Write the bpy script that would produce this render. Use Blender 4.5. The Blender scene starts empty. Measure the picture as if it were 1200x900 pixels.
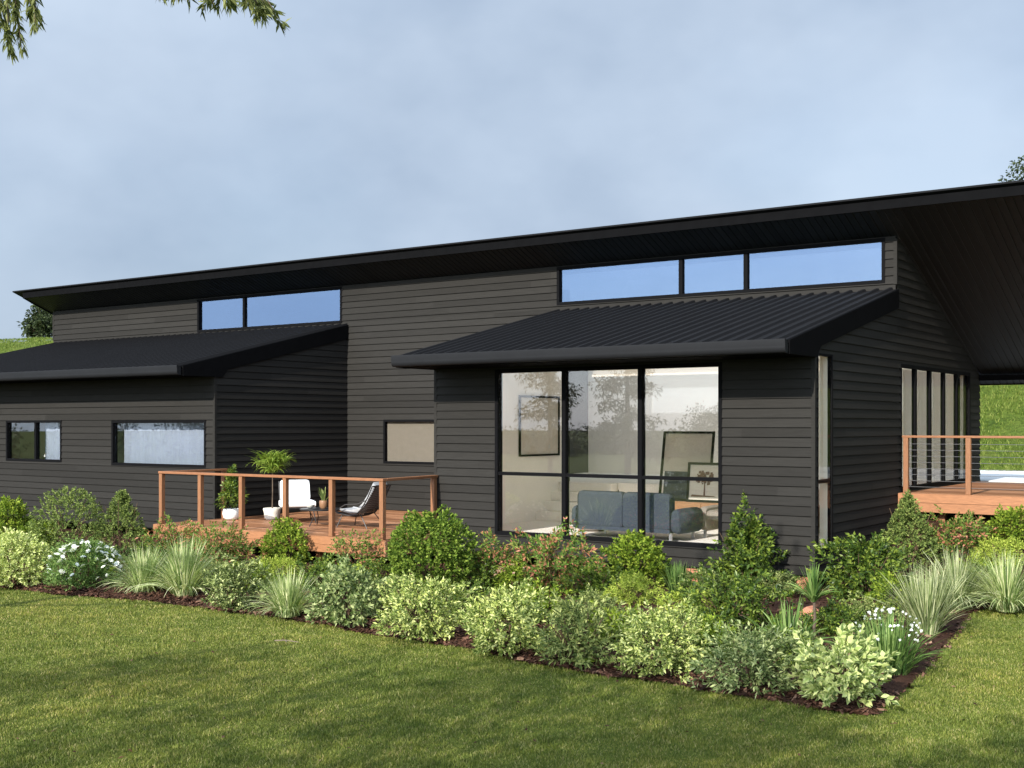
import bpy, math, random
import numpy as np
from mathutils import Vector

sc = bpy.context.scene
col = sc.collection
R = math.radians
rng = np.random.default_rng(7)
random.seed(7)

# ------------------------------------------------------------------ camera model (used to survey the photo)
F = 1418.0; YH = 498.0; YAW = R(35.2); CAMZ = 2.5
S_, C_ = math.sin(YAW), math.cos(YAW)
def ray(x, y):
    u = (x - 600) / F
    return (-S_ + u * C_, C_ + u * S_, (YH - y) / F)
def at_depth(x, y, d):
    q = ray(x, y); return (q[0] * d, q[1] * d, CAMZ + q[2] * d)
def at_z(x, y, z):
    q = ray(x, y); t = (z - CAMZ) / q[2]; return (q[0] * t, q[1] * t, z)
def depth_of(p):
    return -p[0] * S_ + p[1] * C_

# ------------------------------------------------------------------ helpers
def tag(o, label=None, cat=None, group=None, kind=None):
    if label: o['label'] = label
    if cat: o['category'] = cat
    if group: o['group'] = group
    if kind: o['kind'] = kind
    return o
def empty(name, loc, rz=0.0):
    o = bpy.data.objects.new(name, None); col.objects.link(o)
    o.location = loc; o.rotation_euler = (0, 0, rz); o.empty_display_size = .2
    return o
def thing(name, label, cat, loc, rz=0.0, group=None):
    return tag(empty(name, loc, rz), label, cat, group)
def copy_tree(o, parent=None):
    c = o.copy(); col.objects.link(c); c.parent = parent
    for ch in list(o.children): copy_tree(ch, c)
    return c
def root_off(parent):
    o = parent
    while o.parent: o = o.parent
    return o.location
def finish(me, name, mat, parent, smooth=False, bevel=0.0, sharp=40):
    me.materials.append(mat)
    if smooth:
        me.polygons.foreach_set('use_smooth', np.ones(len(me.polygons), dtype=bool))
        try: me.set_sharp_from_angle(angle=R(sharp))
        except Exception: pass
    o = bpy.data.objects.new(name, me); col.objects.link(o)
    if parent: o.parent = parent
    if bevel:
        m = o.modifiers.new('bevel', 'BEVEL'); m.width = bevel; m.segments = 2; m.limit_method = 'ANGLE'
    return o
class MB:
    def __init__(s): s.v = []; s.f = []
    def add(s, vs, fs):
        b = len(s.v); s.v += [tuple(p) for p in vs]; s.f += [tuple(i + b for i in f) for f in fs]
        return s
    def box(s, x0, x1, y0, y1, z0, z1):
        if x0 > x1: x0, x1 = x1, x0
        if y0 > y1: y0, y1 = y1, y0
        if z0 > z1: z0, z1 = z1, z0
        return s.add([(x0,y0,z0),(x1,y0,z0),(x1,y1,z0),(x0,y1,z0),(x0,y0,z1),(x1,y0,z1),(x1,y1,z1),(x0,y1,z1)],
              [(0,3,2,1),(4,5,6,7),(0,1,5,4),(1,2,6,5),(2,3,7,6),(3,0,4,7)])
    def bar(s, a, b, w, h, up=(0,0,1)):
        a = Vector(a); b = Vector(b); d = (b - a).normalized(); u = Vector(up)
        r = d.cross(u)
        if r.length < 1e-4: r = d.cross(Vector((1,0,0)))
        r.normalize(); u = r.cross(d).normalized()
        r *= w / 2; u *= h / 2
        return s.add([a-r-u, a+r-u, a+r+u, a-r+u, b-r-u, b+r-u, b+r+u, b-r+u],
              [(0,1,2,3),(7,6,5,4),(0,4,5,1),(1,5,6,2),(2,6,7,3),(3,7,4,0)])
    def quad(s, *p): return s.add(p, [tuple(range(len(p)))])
    def prism(s, pts, ext):
        n = len(pts); e = Vector(ext)
        q = [tuple(Vector(p) + e) for p in pts]
        fs = [tuple(range(n)), tuple(range(2*n-1, n-1, -1))]
        for i in range(n): j = (i + 1) % n; fs.append((i, i + n, j + n, j))
        return s.add(list(pts) + q, fs)
    def tube(s, pts, r, n=6):
        pts = [Vector(p) for p in pts]; m = len(pts)
        rs = r if isinstance(r, (list, tuple)) else [r] * m
        vs = []; fs = []
        prev = None
        for i, p in enumerate(pts):
            d = (pts[min(i+1, m-1)] - pts[max(i-1, 0)]).normalized()
            if prev is None:
                u = d.orthogonal().normalized()
            else:
                u = (prev - d * prev.dot(d))
                u = u.normalized() if u.length > 1e-5 else d.orthogonal().normalized()
            prev = u; w = d.cross(u)
            for k in range(n):
                t = 2 * math.pi * k / n
                vs.append(p + (u * math.cos(t) + w * math.sin(t)) * rs[i])
        for i in range(m - 1):
            for k in range(n):
                k2 = (k + 1) % n
                fs.append((i*n+k, i*n+k2, (i+1)*n+k2, (i+1)*n+k))
        fs.append(tuple(range(n-1, -1, -1))); fs.append(tuple(range((m-1)*n, m*n)))
        return s.add(vs, fs)
    def lathe(s, c, prof, n=20):
        vs = []; fs = []
        for (r, z) in prof:
            for k in range(n):
                t = 2*math.pi*k/n; vs.append((c[0]+r*math.cos(t), c[1]+r*math.sin(t), c[2]+z))
        for i in range(len(prof)-1):
            for k in range(n):
                k2 = (k+1) % n; fs.append((i*n+k, i*n+k2, (i+1)*n+k2, (i+1)*n+k))
        fs.append(tuple(range(n-1,-1,-1))); fs.append(tuple(range((len(prof)-1)*n, len(prof)*n)))
        return s.add(vs, fs)
    def build(s, name, mat, parent=None, local=False, smooth=False, bevel=0.0, sharp=40):
        vs = s.v
        if parent and not local:
            o = root_off(parent); vs = [(p[0]-o.x, p[1]-o.y, p[2]-o.z) for p in vs]
        me = bpy.data.meshes.new(name); me.from_pydata([tuple(p) for p in vs], [], s.f); me.update()
        return finish(me, name, mat, parent, smooth, bevel, sharp)
def np_mesh(name, verts, faces, mat, parent=None, k=None, attr=None):
    """verts (n,3), faces (m,k) numpy"""
    me = bpy.data.meshes.new(name)
    n = len(verts); m, k = faces.shape
    me.vertices.add(n); me.vertices.foreach_set('co', np.ascontiguousarray(verts, dtype=np.float32).ravel())
    me.loops.add(m * k); me.loops.foreach_set('vertex_index', np.ascontiguousarray(faces, dtype=np.int32).ravel())
    me.polygons.add(m); me.polygons.foreach_set('loop_start', np.arange(0, m*k, k, dtype=np.int32))
    try: me.polygons.foreach_set('loop_total', np.full(m, k, dtype=np.int32))
    except Exception: pass
    if attr is not None:
        a = me.attributes.new('edge', 'FLOAT', 'POINT'); a.data.foreach_set('value', np.ascontiguousarray(attr, dtype=np.float32))
    me.update(calc_edges=True)
    me.materials.append(mat)
    o = bpy.data.objects.new(name, me); col.objects.link(o)
    if parent: o.parent = parent
    return o

# ------------------------------------------------------------------ materials
class NT:
    def __init__(s, name):
        s.m = bpy.data.materials.new(name); s.m.use_nodes = True
        s.t = s.m.node_tree; s.t.nodes.clear()
        s.out = s.n('ShaderNodeOutputMaterial')
    def n(s, typ, **kw):
        nd = s.t.nodes.new(typ)
        for k, v in kw.items(): setattr(nd, k, v)
        return nd
    def l(s, a, b): s.t.links.new(a, b)
    def ramp(s, fac, stops, interp='LINEAR'):
        r = s.n('ShaderNodeValToRGB'); cr = r.color_ramp; cr.interpolation = interp
        while len(cr.elements) < len(stops): cr.elements.new(.5)
        for e, (p, c) in zip(cr.elements, stops): e.position = p; e.color = (*c, 1)
        s.l(fac, r.inputs[0]); return r.outputs[0]
    def noise(s, scale, detail=3, vec=None, rough=.55):
        nd = s.n('ShaderNodeTexNoise'); nd.inputs['Scale'].default_value = scale
        nd.inputs['Detail'].default_value = detail; nd.inputs['Roughness'].default_value = rough
        if vec: s.l(vec, nd.inputs['Vector'])
        return nd.outputs['Fac']
    def coords(s, scale=(1,1,1), kind='Object'):
        tc = s.n('ShaderNodeTexCoord'); mp = s.n('ShaderNodeMapping'); mp.inputs['Scale'].default_value = scale
        s.l(tc.outputs[kind], mp.inputs[0]); return mp.outputs[0]
    def mix(s, fac, a, b, blend='MIX'):
        nd = s.n('ShaderNodeMix', data_type='RGBA', blend_type=blend)
        for sock, v in ((nd.inputs[0], fac), (nd.inputs[6], a), (nd.inputs[7], b)):
            if hasattr(v, 'links'): s.l(v, sock)
            elif isinstance(v, (int, float)): sock.default_value = v
            else: sock.default_value = (*v, 1)
        return nd.outputs[2]
    def bsdf(s, color=None, rough=.5, metal=0, spec=.5, bump=None, bstr=.2, bdist=.01):
        b = s.n('ShaderNodeBsdfPrincipled')
        if color is not None:
            if hasattr(color, 'links'): s.l(color, b.inputs['Base Color'])
            else: b.inputs['Base Color'].default_value = (*color, 1)
        if hasattr(rough, 'links'): s.l(rough, b.inputs['Roughness'])
        else: b.inputs['Roughness'].default_value = rough
        b.inputs['Metallic'].default_value = metal
        b.inputs['Specular IOR Level'].default_value = spec
        if bump is not None:
            bp = s.n('ShaderNodeBump'); bp.inputs['Strength'].default_value = bstr; bp.inputs['Distance'].default_value = bdist
            s.l(bump, bp.inputs['Height']); s.l(bp.outputs[0], b.inputs['Normal'])
        return b
    def done(s, shader):
        s.l(shader.outputs[0], s.out.inputs[0]); return s.m
def plain(name, color, rough=.5, metal=0, spec=.5, var=.12, scale=6, bstr=.1):
    t = NT(name); v = t.coords()
    nz = t.noise(scale, 4, v)
    c = t.ramp(nz, [(.3, tuple(x*(1-var) for x in color)), (.7, tuple(min(1, x*(1+var)) for x in color))])
    return t.done(t.bsdf(c, rough, metal, spec, t.noise(scale*12, 3, v), bstr, .004))
def island_mat(name, stops, rough=.6, spec=.4, grain=None, gvar=.25, bstr=.15):
    t = NT(name); g = t.n('ShaderNodeNewGeometry')
    c = t.ramp(g.outputs['Random Per Island'], stops)
    v = t.coords(grain or (1,1,1)); nz = t.noise(6, 5, v, .65)
    k = t.ramp(nz, [(.3, (1-gvar,)*3), (.7, (1+gvar*.6,)*3)])
    c = t.mix(1.0, c, k, 'MULTIPLY')
    return t.done(t.bsdf(c, rough, 0, spec, nz, bstr, .004))
def leaf_mat(name, stops, edge=None, transl=.28, rough=.55, spec=.10, ecut=(.55,.8), ttint=(1.15,1.2,.7)):
    t = NT(name); g = t.n('ShaderNodeNewGeometry')
    gain = 1.3; stops = [(p, tuple(min(.85, v*gain) for v in c)) for p, c in stops]
    c = t.ramp(g.outputs['Random Per Island'], stops)
    if edge is not None:
        a = t.n('ShaderNodeAttribute'); a.attribute_name = 'edge'
        f = t.ramp(a.outputs['Fac'], [(ecut[0], (0,0,0)), (ecut[1], (1,1,1))])
        c = t.mix(f, c, edge)
    b = t.bsdf(c, rough, 0, spec)
    tr = t.n('ShaderNodeBsdfTranslucent'); t.l(t.mix(1.0, c, ttint, 'MULTIPLY'), tr.inputs[0])
    mx = t.n('ShaderNodeMixShader'); mx.inputs[0].default_value = transl
    t.l(b.outputs[0], mx.inputs[1]); t.l(tr.outputs[0], mx.inputs[2])
    return t.done(mx)
def glass_mat(name, refl, tint=(1,1,1), gcol=(1,1,1), fres=.9):
    t = NT(name)
    tr = t.n('ShaderNodeBsdfTransparent'); tr.inputs[0].default_value = (*tint, 1)
    gl = t.n('ShaderNodeBsdfGlossy'); gl.inputs[0].default_value = (*gcol, 1); gl.inputs['Roughness'].default_value = 0.0
    lw = t.n('ShaderNodeLayerWeight'); lw.inputs[0].default_value = .5
    pw = t.n('ShaderNodeMath', operation='POWER'); t.l(lw.outputs['Facing'], pw.inputs[0]); pw.inputs[1].default_value = 4
    mr = t.n('ShaderNodeMapRange'); t.l(pw.outputs[0], mr.inputs[0]); mr.inputs[3].default_value = refl; mr.inputs[4].default_value = fres
    mx = t.n('ShaderNodeMixShader'); t.l(mr.outputs[0], mx.inputs[0]); t.l(tr.outputs[0], mx.inputs[1]); t.l(gl.outputs[0], mx.inputs[2])
    return t.done(mx)

M = {}
M['siding'] = island_mat('charcoal_weatherboard', [(0,(.0200,.0188,.0168)),(1,(.0268,.0252,.0226))], .7, .06, (.6,.6,14), .18, .12)
M['trim'] = plain('charcoal_trim', (.016,.016,.016), .7, 0, .06)
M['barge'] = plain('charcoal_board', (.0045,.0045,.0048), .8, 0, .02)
M['roofmetal'] = plain('dark_roof_steel', (.010,.010,.0108), .7, 0, .06, .06, 2, .04)
M['gutter'] = plain('dark_gutter_steel', (.012,.0123,.0133), .6, 0, .08, .06, 3, .04)
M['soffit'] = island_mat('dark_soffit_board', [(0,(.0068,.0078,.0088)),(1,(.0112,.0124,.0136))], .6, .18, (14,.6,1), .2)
M['frame'] = plain('black_aluminium', (.005,.005,.0055), .7, 0, .04, .05)
M['timber'] = island_mat('red_hardwood', [(0,(.16,.064,.028)),(.35,(.25,.106,.045)),(.7,(.33,.148,.066)),(1,(.45,.225,.12))], .55, .35, (1.2,14,14), .3)
M['timber_v'] = island_mat('red_hardwood_post', [(0,(.20,.088,.038)),(1,(.28,.126,.056))], .55, .35, (16,16,1.2), .3)
M['cream'] = plain('cream_paint', (.92,.85,.745), .7, 0, .3, .03, 2, .03)
M['ceil'] = plain('white_ceiling', (.93,.92,.89), .8, 0, .2, .02, 2, .02)
M['carpet'] = plain('beige_carpet', (.82,.77,.70), .95, 0, .1, .10, 40, .3)
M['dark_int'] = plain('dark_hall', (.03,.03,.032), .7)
M['curtain'] = plain('mirrored_sky_curtain', (.33,.38,.47), .9, 0, .1, .05, 3)  # cloth coloured with the blue-grey of a sky reflection
M['blind'] = plain('taupe_blind', (.20,.175,.15), .85, 0, .1, .05, 8)
M['sheer'] = leaf_mat('sheer_white_cloth', [(0,(.62,.60,.57)),(1,(.65,.63,.60))], transl=.5, ttint=(1.2,1.1,1.05))
M['glass'] = glass_mat('clear_glass', .075, fres=.6)
M['glass_warm'] = glass_mat('warm_fill_skylight_glass', .03, (1.0,.95,.87))  # glass of the added roof opening, tinted to warm its fill light
M['glass_sky_tint'] = glass_mat('sky_tinted_reflective_glass', .50, (.6,.66,.74), (.23,.305,.43), .8)  # gloss colour carries part of the reflected sky's blue
M['glass_mid'] = glass_mat('grey_reflective_glass', .07, (.88,.88,.88), (.88,.94,1.0))
M['glass_ver'] = glass_mat('verandah_glass', .025, (.9,.9,.88), fres=.14)
M['sofa'] = plain('slate_fabric', (.044,.053,.067), .95, 0, .1, .15, 30, .4)
M['taupe'] = plain('taupe_fabric', (.22,.19,.165), .95, 0, .1, .12, 30, .4)
M['white_fab'] = plain('white_cushion', (.80,.80,.79), .9, 0, .1, .04, 14, .3)
M['grey_fab'] = plain('grey_cushion', (.33,.33,.33), .9, 0, .1, .1, 14, .3)
M['rattan'] = plain('black_rattan', (.025,.022,.02), .6, 0, .4, .3, 60, .6)
M['steel'] = plain('black_steel', (.012,.012,.012), .4, 0, .5)
M['cable'] = plain('steel_cable', (.11,.11,.11), .6, 0, .2)
M['chrome'] = plain('pale_steel_leg', (.55,.55,.56), .3, .8)
M['brown_wood'] = island_mat('brown_wood', [(0,(.22,.11,.05)),(1,(.27,.14,.07))], .5, .4, (1,10,10), .3)
M['pot_white'] = plain('white_ceramic', (.75,.75,.73), .4)
M['pot_cream'] = plain('cream_stone_pot', (.62,.58,.50), .8, 0, .2, .12, 8, .4)
M['terracotta'] = plain('terracotta', (.40,.17,.10), .85, 0, .2, .2, 8, .4)
M['soil'] = plain('potting_soil', (.035,.022,.015), .95, 0, .1, .3, 40, .8)
M['bark'] = plain('grey_brown_bark', (.10,.075,.055), .9, 0, .1, .35, 14, .8)
M['stem'] = plain('brown_stem', (.09,.06,.035), .85, 0, .1, .3, 20, .4)
M['greenstem'] = plain('green_stem', (.09,.13,.04), .7)
M['paper'] = plain('art_paper', (.70,.65,.56), .8, 0, .1, .04, 4)
M['lampwhite'] = plain('white_lampshade', (.85,.84,.80), .8)
M['dry'] = plain('dry_grey_wood', (.15,.115,.08), .9)
M['path'] = plain('pale_concrete', (.60,.60,.58), .85, 0, .2, .06, 1.2, .2)
M['ink'] = plain('brown_ink', (.16,.09,.065), .9, 0, .1, .4, 30)
def art(name, stops, scale=3):
    t = NT(name); v = t.coords(); return t.done(t.bsdf(t.ramp(t.noise(scale, 6, v, .7), stops), .5, 0, .3))
M['art_warm'] = art('faded_landscape_print', [(.3,(.55,.50,.42)),(.48,(.66,.60,.50)),(.6,(.60,.52,.40)),(.72,(.52,.55,.50))], 2.2)
M['art_dark'] = art('dark_forest_print', [(.35,(.02,.025,.03)),(.55,(.05,.06,.075)),(.66,(.30,.33,.38))], 9)
M['art_pale'] = art('pale_sky_print', [(.3,(.52,.47,.38)),(.7,(.62,.57,.48))], 2)

# lawn / mulch / hill sheets
def lawn_mat():
    t = NT('lawn_turf'); v = t.coords()
    a = t.noise(.55, 4, v); b = t.noise(30, 4, v, .7)
    c1 = t.ramp(a, [(.3,(.085,.112,.020)),(.55,(.118,.140,.027)),(.75,(.145,.158,.036))])
    k = t.ramp(b, [(.3,(.45,.45,.4)),(.7,(1.25,1.25,1.1))])
    return t.done(t.bsdf(t.mix(1, c1, k, 'MULTIPLY'), .9, 0, .1, b, .8, .03))
def hill_mat():
    t = NT('hill_grass'); v = t.coords()
    a = t.noise(.9, 5, v, .65); b = t.noise(5, 5, v, .7)
    c1 = t.ramp(a, [(.3,(.055,.095,.016)),(.5,(.10,.14,.025)),(.72,(.17,.185,.05))])
    k = t.ramp(b, [(.3,(.5,.55,.4)),(.7,(1.25,1.2,1.1))])
    return t.done(t.bsdf(t.mix(1, c1, k, 'MULTIPLY'), .95, 0, .1, b, 1.0, .25))
M['lawn'] = lawn_mat(); M['hill'] = hill_mat()
M['mulch'] = plain('bark_mulch_bed', (.045,.022,.014), .95, 0, .1, .4, 25, .8)
M['chips'] = island_mat('bark_chips', [(0,(.025,.012,.008)),(.45,(.065,.028,.016)),(.8,(.12,.055,.034)),(1,(.22,.13,.085))], .85, .2)
def blade_mat():
    t = NT('grass_blades'); g = t.n('ShaderNodeNewGeometry'); v = t.coords()
    c = t.ramp(g.outputs['Random Per Island'], [(0,(.070,.104,.015)),(.45,(.152,.188,.028)),(.8,(.245,.265,.052)),(1,(.40,.35,.15))])
    a = t.noise(.45, 5, v, .65); k = t.ramp(a, [(.32,(.62,.74,.62)),(.5,(1,1,1)),(.68,(1.32,1.18,1.2))])
    c = t.mix(1, c, k, 'MULTIPLY')
    a2 = t.noise(3.2, 4, v, .6); k2 = t.ramp(a2, [(.33,(.70,.76,.7)),(.55,(1.04,1.02,1)),(.72,(1.3,1.16,1.3))])
    c = t.mix(1, c, k2, 'MULTIPLY')
    b = t.bsdf(c, .6, 0, .25); tr = t.n('ShaderNodeBsdfTranslucent'); t.l(c, tr.inputs[0])
    mx = t.n('ShaderNodeMixShader'); mx.inputs[0].default_value = .3
    t.l(b.outputs[0], mx.inputs[1]); t.l(tr.outputs[0], mx.inputs[2]); return t.done(mx)
M['blade'] = blade_mat()

# foliage palettes
P = {}
P['bright'] = leaf_mat('bright_green_leaf', [(0,(.036,.066,.007)),(.5,(.105,.158,.015)),(1,(.25,.30,.04))])
P['ball'] = leaf_mat('ball_shrub_leaf', [(0,(.020,.042,.006)),(.5,(.080,.130,.016)),(1,(.21,.27,.045))])
P['dark'] = leaf_mat('dark_green_leaf', [(0,(.016,.034,.006)),(.5,(.055,.093,.013)),(1,(.17,.215,.032))], rough=.4, spec=.3)
P['topiary'] = leaf_mat('topiary_leaf', [(0,(.028,.05,.012)),(.5,(.085,.125,.028)),(1,(.23,.27,.075))], (.27,.31,.10), ecut=(.7,.95))
P['vari'] = leaf_mat('variegated_cream_leaf', [(0,(.035,.068,.012)),(.45,(.11,.165,.03)),(.6,(.36,.41,.10)),(1,(.58,.59,.26))], (.46,.48,.19), ecut=(.65,.95))
P['vari_dark'] = leaf_mat('variegated_dark_leaf', [(0,(.022,.038,.010)),(.5,(.07,.10,.026)),(.75,(.23,.27,.09)),(1,(.50,.52,.24))], (.33,.36,.15), ecut=(.7,.95))
P['pale'] = leaf_mat('pale_grey_green_leaf', [(0,(.035,.058,.016)),(.5,(.115,.16,.05)),(1,(.40,.43,.20))], (.29,.33,.15), ecut=(.7,.95))
P['cream_big'] = leaf_mat('broad_cream_leaf', [(0,(.05,.085,.018)),(.4,(.19,.25,.065)),(1,(.56,.59,.25))], (.50,.53,.24), ecut=(.6,.9))
P['lime'] = leaf_mat('lime_leaf', [(0,(.12,.17,.022)),(.5,(.23,.29,.04)),(1,(.40,.43,.09))])
P['yellowcream'] = leaf_mat('yellow_cream_leaf', [(0,(.12,.17,.03)),(.5,(.30,.36,.09)),(1,(.60,.60,.30))], (.50,.52,.22), ecut=(.6,.95))
P['redtip'] = leaf_mat('red_tipped_leaf', [(0,(.04,.08,.015)),(.55,(.11,.17,.03)),(.72,(.18,.20,.05)),(.8,(.30,.11,.06)),(1,(.36,.16,.10))])
P['fern'] = leaf_mat('grey_fern_leaf', [(0,(.04,.06,.018)),(.5,(.12,.155,.045)),(1,(.33,.35,.13))])
P['tuft'] = leaf_mat('grey_tuft_blade', [(0,(.08,.13,.035)),(.4,(.20,.26,.09)),(.75,(.38,.42,.19)),(1,(.60,.58,.36))])
P['tuft_blue'] = leaf_mat('blue_tuft_blade', [(0,(.07,.10,.035)),(.5,(.20,.24,.10)),(1,(.50,.50,.30))])
P['strap'] = leaf_mat('green_strap_leaf', [(0,(.04,.085,.02)),(.5,(.09,.15,.035)),(1,(.20,.27,.09))])
P['euc'] = leaf_mat('olive_narrow_leaf', [(0,(.035,.045,.012)),(.5,(.085,.10,.028)),(1,(.18,.19,.07))])
P['fartree'] = leaf_mat('far_tree_leaf', [(0,(.015,.022,.010)),(.5,(.03,.042,.018)),(1,(.055,.07,.03))], transl=.2)
P['conifer'] = leaf_mat('conifer_leaf', [(0,(.02,.03,.012)),(.5,(.05,.06,.025)),(1,(.11,.10,.05))], transl=.2)
P['palm'] = leaf_mat('arching_leaf', [(0,(.05,.09,.012)),(.5,(.13,.19,.025)),(1,(.26,.32,.06))])
P['petal'] = leaf_mat('white_petal', [(0,(.72,.72,.68)),(1,(.85,.85,.82))], transl=.3)
P['petal_pink'] = leaf_mat('dusty_pink_petal', [(0,(.38,.22,.16)),(1,(.55,.40,.30))], transl=.3)
M['pollen'] = plain('yellow_centre', (.6,.42,.06), .8)

# ------------------------------------------------------------------ terrain
def sstep(a, b, x):
    t = np.clip((np.asarray(x, float) - a) / (b - a), 0, 1); return t*t*(3-2*t)
def height(X, Y):
    X = np.asarray(X, float); Y = np.asarray(Y, float)
    w = sstep(-6.58, -6.30, X)
    right = 1.22 * sstep(16.6, 24.0, Y)
    left = 1.22 * sstep(26.5, 29.0, Y)
    h = w * right + (1 - w) * left
    lumps = .35*np.sin(X*.13+.7)*np.sin(Y*.17) + .2*np.sin(X*.31+2)*np.sin(Y*.23+1)
    h = h + 7.6 * sstep(33.5, 54, Y) + lumps * sstep(36, 50, Y)
    h = h - 12 * sstep(75, 260, np.abs(Y) * (Y > 0))
    return h
def yfront(X):      # lawn edge of the bed
    return np.interp(X, [-40,-23,-17,-12.9,-9.5,-6.84,-4.84,-3.46], [10.2,10.35,10.62,11.1,10.88,10.48,10.28,10.32]) + .05*np.sin(np.asarray(X)*2.1) + .03*np.sin(np.asarray(X)*5.3)
def xright(Y):      # right edge of the bed
    return np.interp(Y, [10.2,12.3,15.2,16.6,17.1,17.35,17.5], [-3.44,-3.62,-4.05,-4.28,-4.2,-3.6,3.0])
def in_bed(X, Y, grow=0.0):
    X = np.asarray(X); Y = np.asarray(Y)
    return (Y > yfront(X) - grow) & (X < xright(Y) + grow) & (Y < 21.4)
xs = np.unique(np.concatenate([np.linspace(-420,-60,25), np.linspace(-60,-34,27), np.linspace(-34,6,121), np.linspace(-6.7,-6.2,11), np.linspace(6,40,20), np.linspace(40,420,25)]))
ys = np.unique(np.concatenate([np.linspace(-420,-30,25), np.linspace(-30,0,16), np.linspace(0,60,121), np.linspace(60,420,40)]))
def grid(name, xs, ys, zf, mat, kind='structure'):
    X, Y = np.meshgrid(xs, ys); Z = zf(X, Y)
    v = np.stack([X.ravel(), Y.ravel(), Z.ravel()], 1)
    nx, ny = len(xs), len(ys)
    i = (np.arange(ny-1)[:,None]*nx + np.arange(nx-1)[None,:]).ravel()
    f = np.stack([i, i+1, i+1+nx, i+nx], 1)
    o = np_mesh(name, v, f, mat); o.data.polygons.foreach_set('use_smooth', np.ones(len(f), dtype=bool)); o['kind'] = kind
    return o
lo = ys[ys <= 33.01]; hi = np.concatenate([[lo[-1]], ys[ys > 33.01]])
grid('lawn', xs, lo, height, M['lawn'])
grid('hillside', xs, hi, height, M['hill'])
# mulch bed in columns
def bed():
    mb = MB()
    def patch(us, pf, n):
        rows = []
        for u in us:
            pts = [pf(u, t) for t in np.linspace(0, 1, n+1)]
            rows.append(pts)
        for r0, r1 in zip(rows[:-1], rows[1:]):
            for k in range(n): mb.quad(r0[k], r1[k], r1[k+1], r0[k+1])
    def P3(x, y, e):
        e = min(1, e/.12); return (x, y, float(height(x, y)) + .012 + .045*e + .02*math.sin(x*3.1)*math.sin(y*2.7)*e)
    def colf(u, t):
        y0 = float(yfront(u)); y = y0 + (17.4-y0)*t**1.5; return P3(u, y, y-y0)
    patch(np.arange(-36, -4.99, .2), colf, 26)
    def rowf(t0, s):     # right strip, rows from the front edge back
        xr = float(xright(10.3 + 7.05*t0)); x = -5.0 + (xr+5.0)*(1-(1-s)**1.6)
        y0 = float(yfront(x)); y = y0 + (17.4-y0)*t0; return P3(x, y, min(xr-x, y-y0))
    patch(np.linspace(0, 1, 60)**1.2, rowf, 14)
    def backf(u, t): return P3(u, 17.4 + 3.9*t, 1.0 if u < -4.4 else 3.9*t)
    patch(np.concatenate([np.arange(-6.9, -6.2, .05), np.arange(-6.2, 2.1, .2)]), backf, 18)
    return tag(mb.build('garden_bed_soil', M['mulch'], smooth=True, sharp=180), kind='structure')
bed()
def scatter_chips(n):
    X = rng.uniform(-24, .5, n); Y = rng.uniform(10.1, 21.2, n)
    near = rng.random(n) < .5
    Y = np.where(near & (X < -3.5), yfront(X) + rng.uniform(-.05, .9, n), Y)
    k = in_bed(X, Y, .05) & ~((X < -6.7) & (Y > 17.0)); X, Y = X[k], Y[k]; n = len(X)
    Z = height(X, Y) + .055 + rng.uniform(0, .03, n) - .04*(~in_bed(X, Y, -.1))
    a = rng.uniform(0, 6.28, n); L = rng.uniform(.015, .05, n); W = rng.uniform(.006, .016, n)
    t1 = rng.normal(0, .35, n); t2 = rng.normal(0, .5, n)
    d = np.stack([np.cos(a), np.sin(a), t1], 1)*L[:,None]; s = np.stack([-np.sin(a), np.cos(a), t2], 1)*W[:,None]
    c = np.stack([X, Y, Z], 1); u = np.array([0,0,.006])
    v = np.stack([c-d-s, c+d-s*.6, c+d*.8+s, c-d*.9+s, c+u], 1).reshape(-1, 3)
    b = (np.arange(n)*5)[:,None]
    f = np.concatenate([b+np.array([[0,1,4]]), b+np.array([[1,2,4]]), b+np.array([[2,3,4]]), b+np.array([[3,0,4]])])
    o = np_mesh('bark_mulch', v, f, M['chips']); return tag(o, 'dark reddish bark mulch covering the garden bed', 'mulch', kind='stuff')
scatter_chips(90000)
# lawn blades
def blades(n_try, name, label, ua=-.50, ub=.50):
    # sample in camera wedge, denser close by
    d = 7.6 + 12.5 * rng.random(n_try)**1.25; u = rng.uniform(ua, ub, n_try)
    X = d*(-S_ + u*C_); Y = d*(C_ + u*S_)
    k = ~in_bed(X, Y, -.015) & ~((Y > 17.4) & (X > -4.4) & (Y > 21)) & (X > -26) & (Y < 19)
    X, Y, d = X[k], Y[k], d[k]; n = len(X)
    h = rng.uniform(.020, .044, n); w = (.0016 + .00017*d) * rng.uniform(.8, 1.3, n)
    h *= .85 + .35*np.sin(X*5.1+np.sin(Y*3.3))*np.sin(Y*4.7+np.sin(X*2.9)*1.5)
    a = rng.uniform(0, 6.28, n); la = rng.uniform(0, 6.28, n); lean = np.abs(rng.normal(0, .55, n))*h
    b = np.stack([X, Y, height(X, Y) - .004], 1)
    s = np.stack([np.cos(a)*w, np.sin(a)*w, 0*w], 1)
    mid = b + np.stack([np.cos(la)*lean*.35, np.sin(la)*lean*.35, h*.6], 1)
    tip = b + np.stack([np.cos(la)*lean*1.1, np.sin(la)*lean*1.1, h*.95], 1)
    v = np.stack([b-s, b+s, mid+s*.7, mid-s*.7, tip], 1).reshape(-1, 3)
    i = (np.arange(n)*5)[:,None]
    f = np.concatenate([i+np.array([[0,1,2]]), i+np.array([[0,2,3]]), i+np.array([[3,2,4]])])
    return tag(np_mesh(name, v, f, M['blade']), label, 'grass', kind='stuff')
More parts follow.
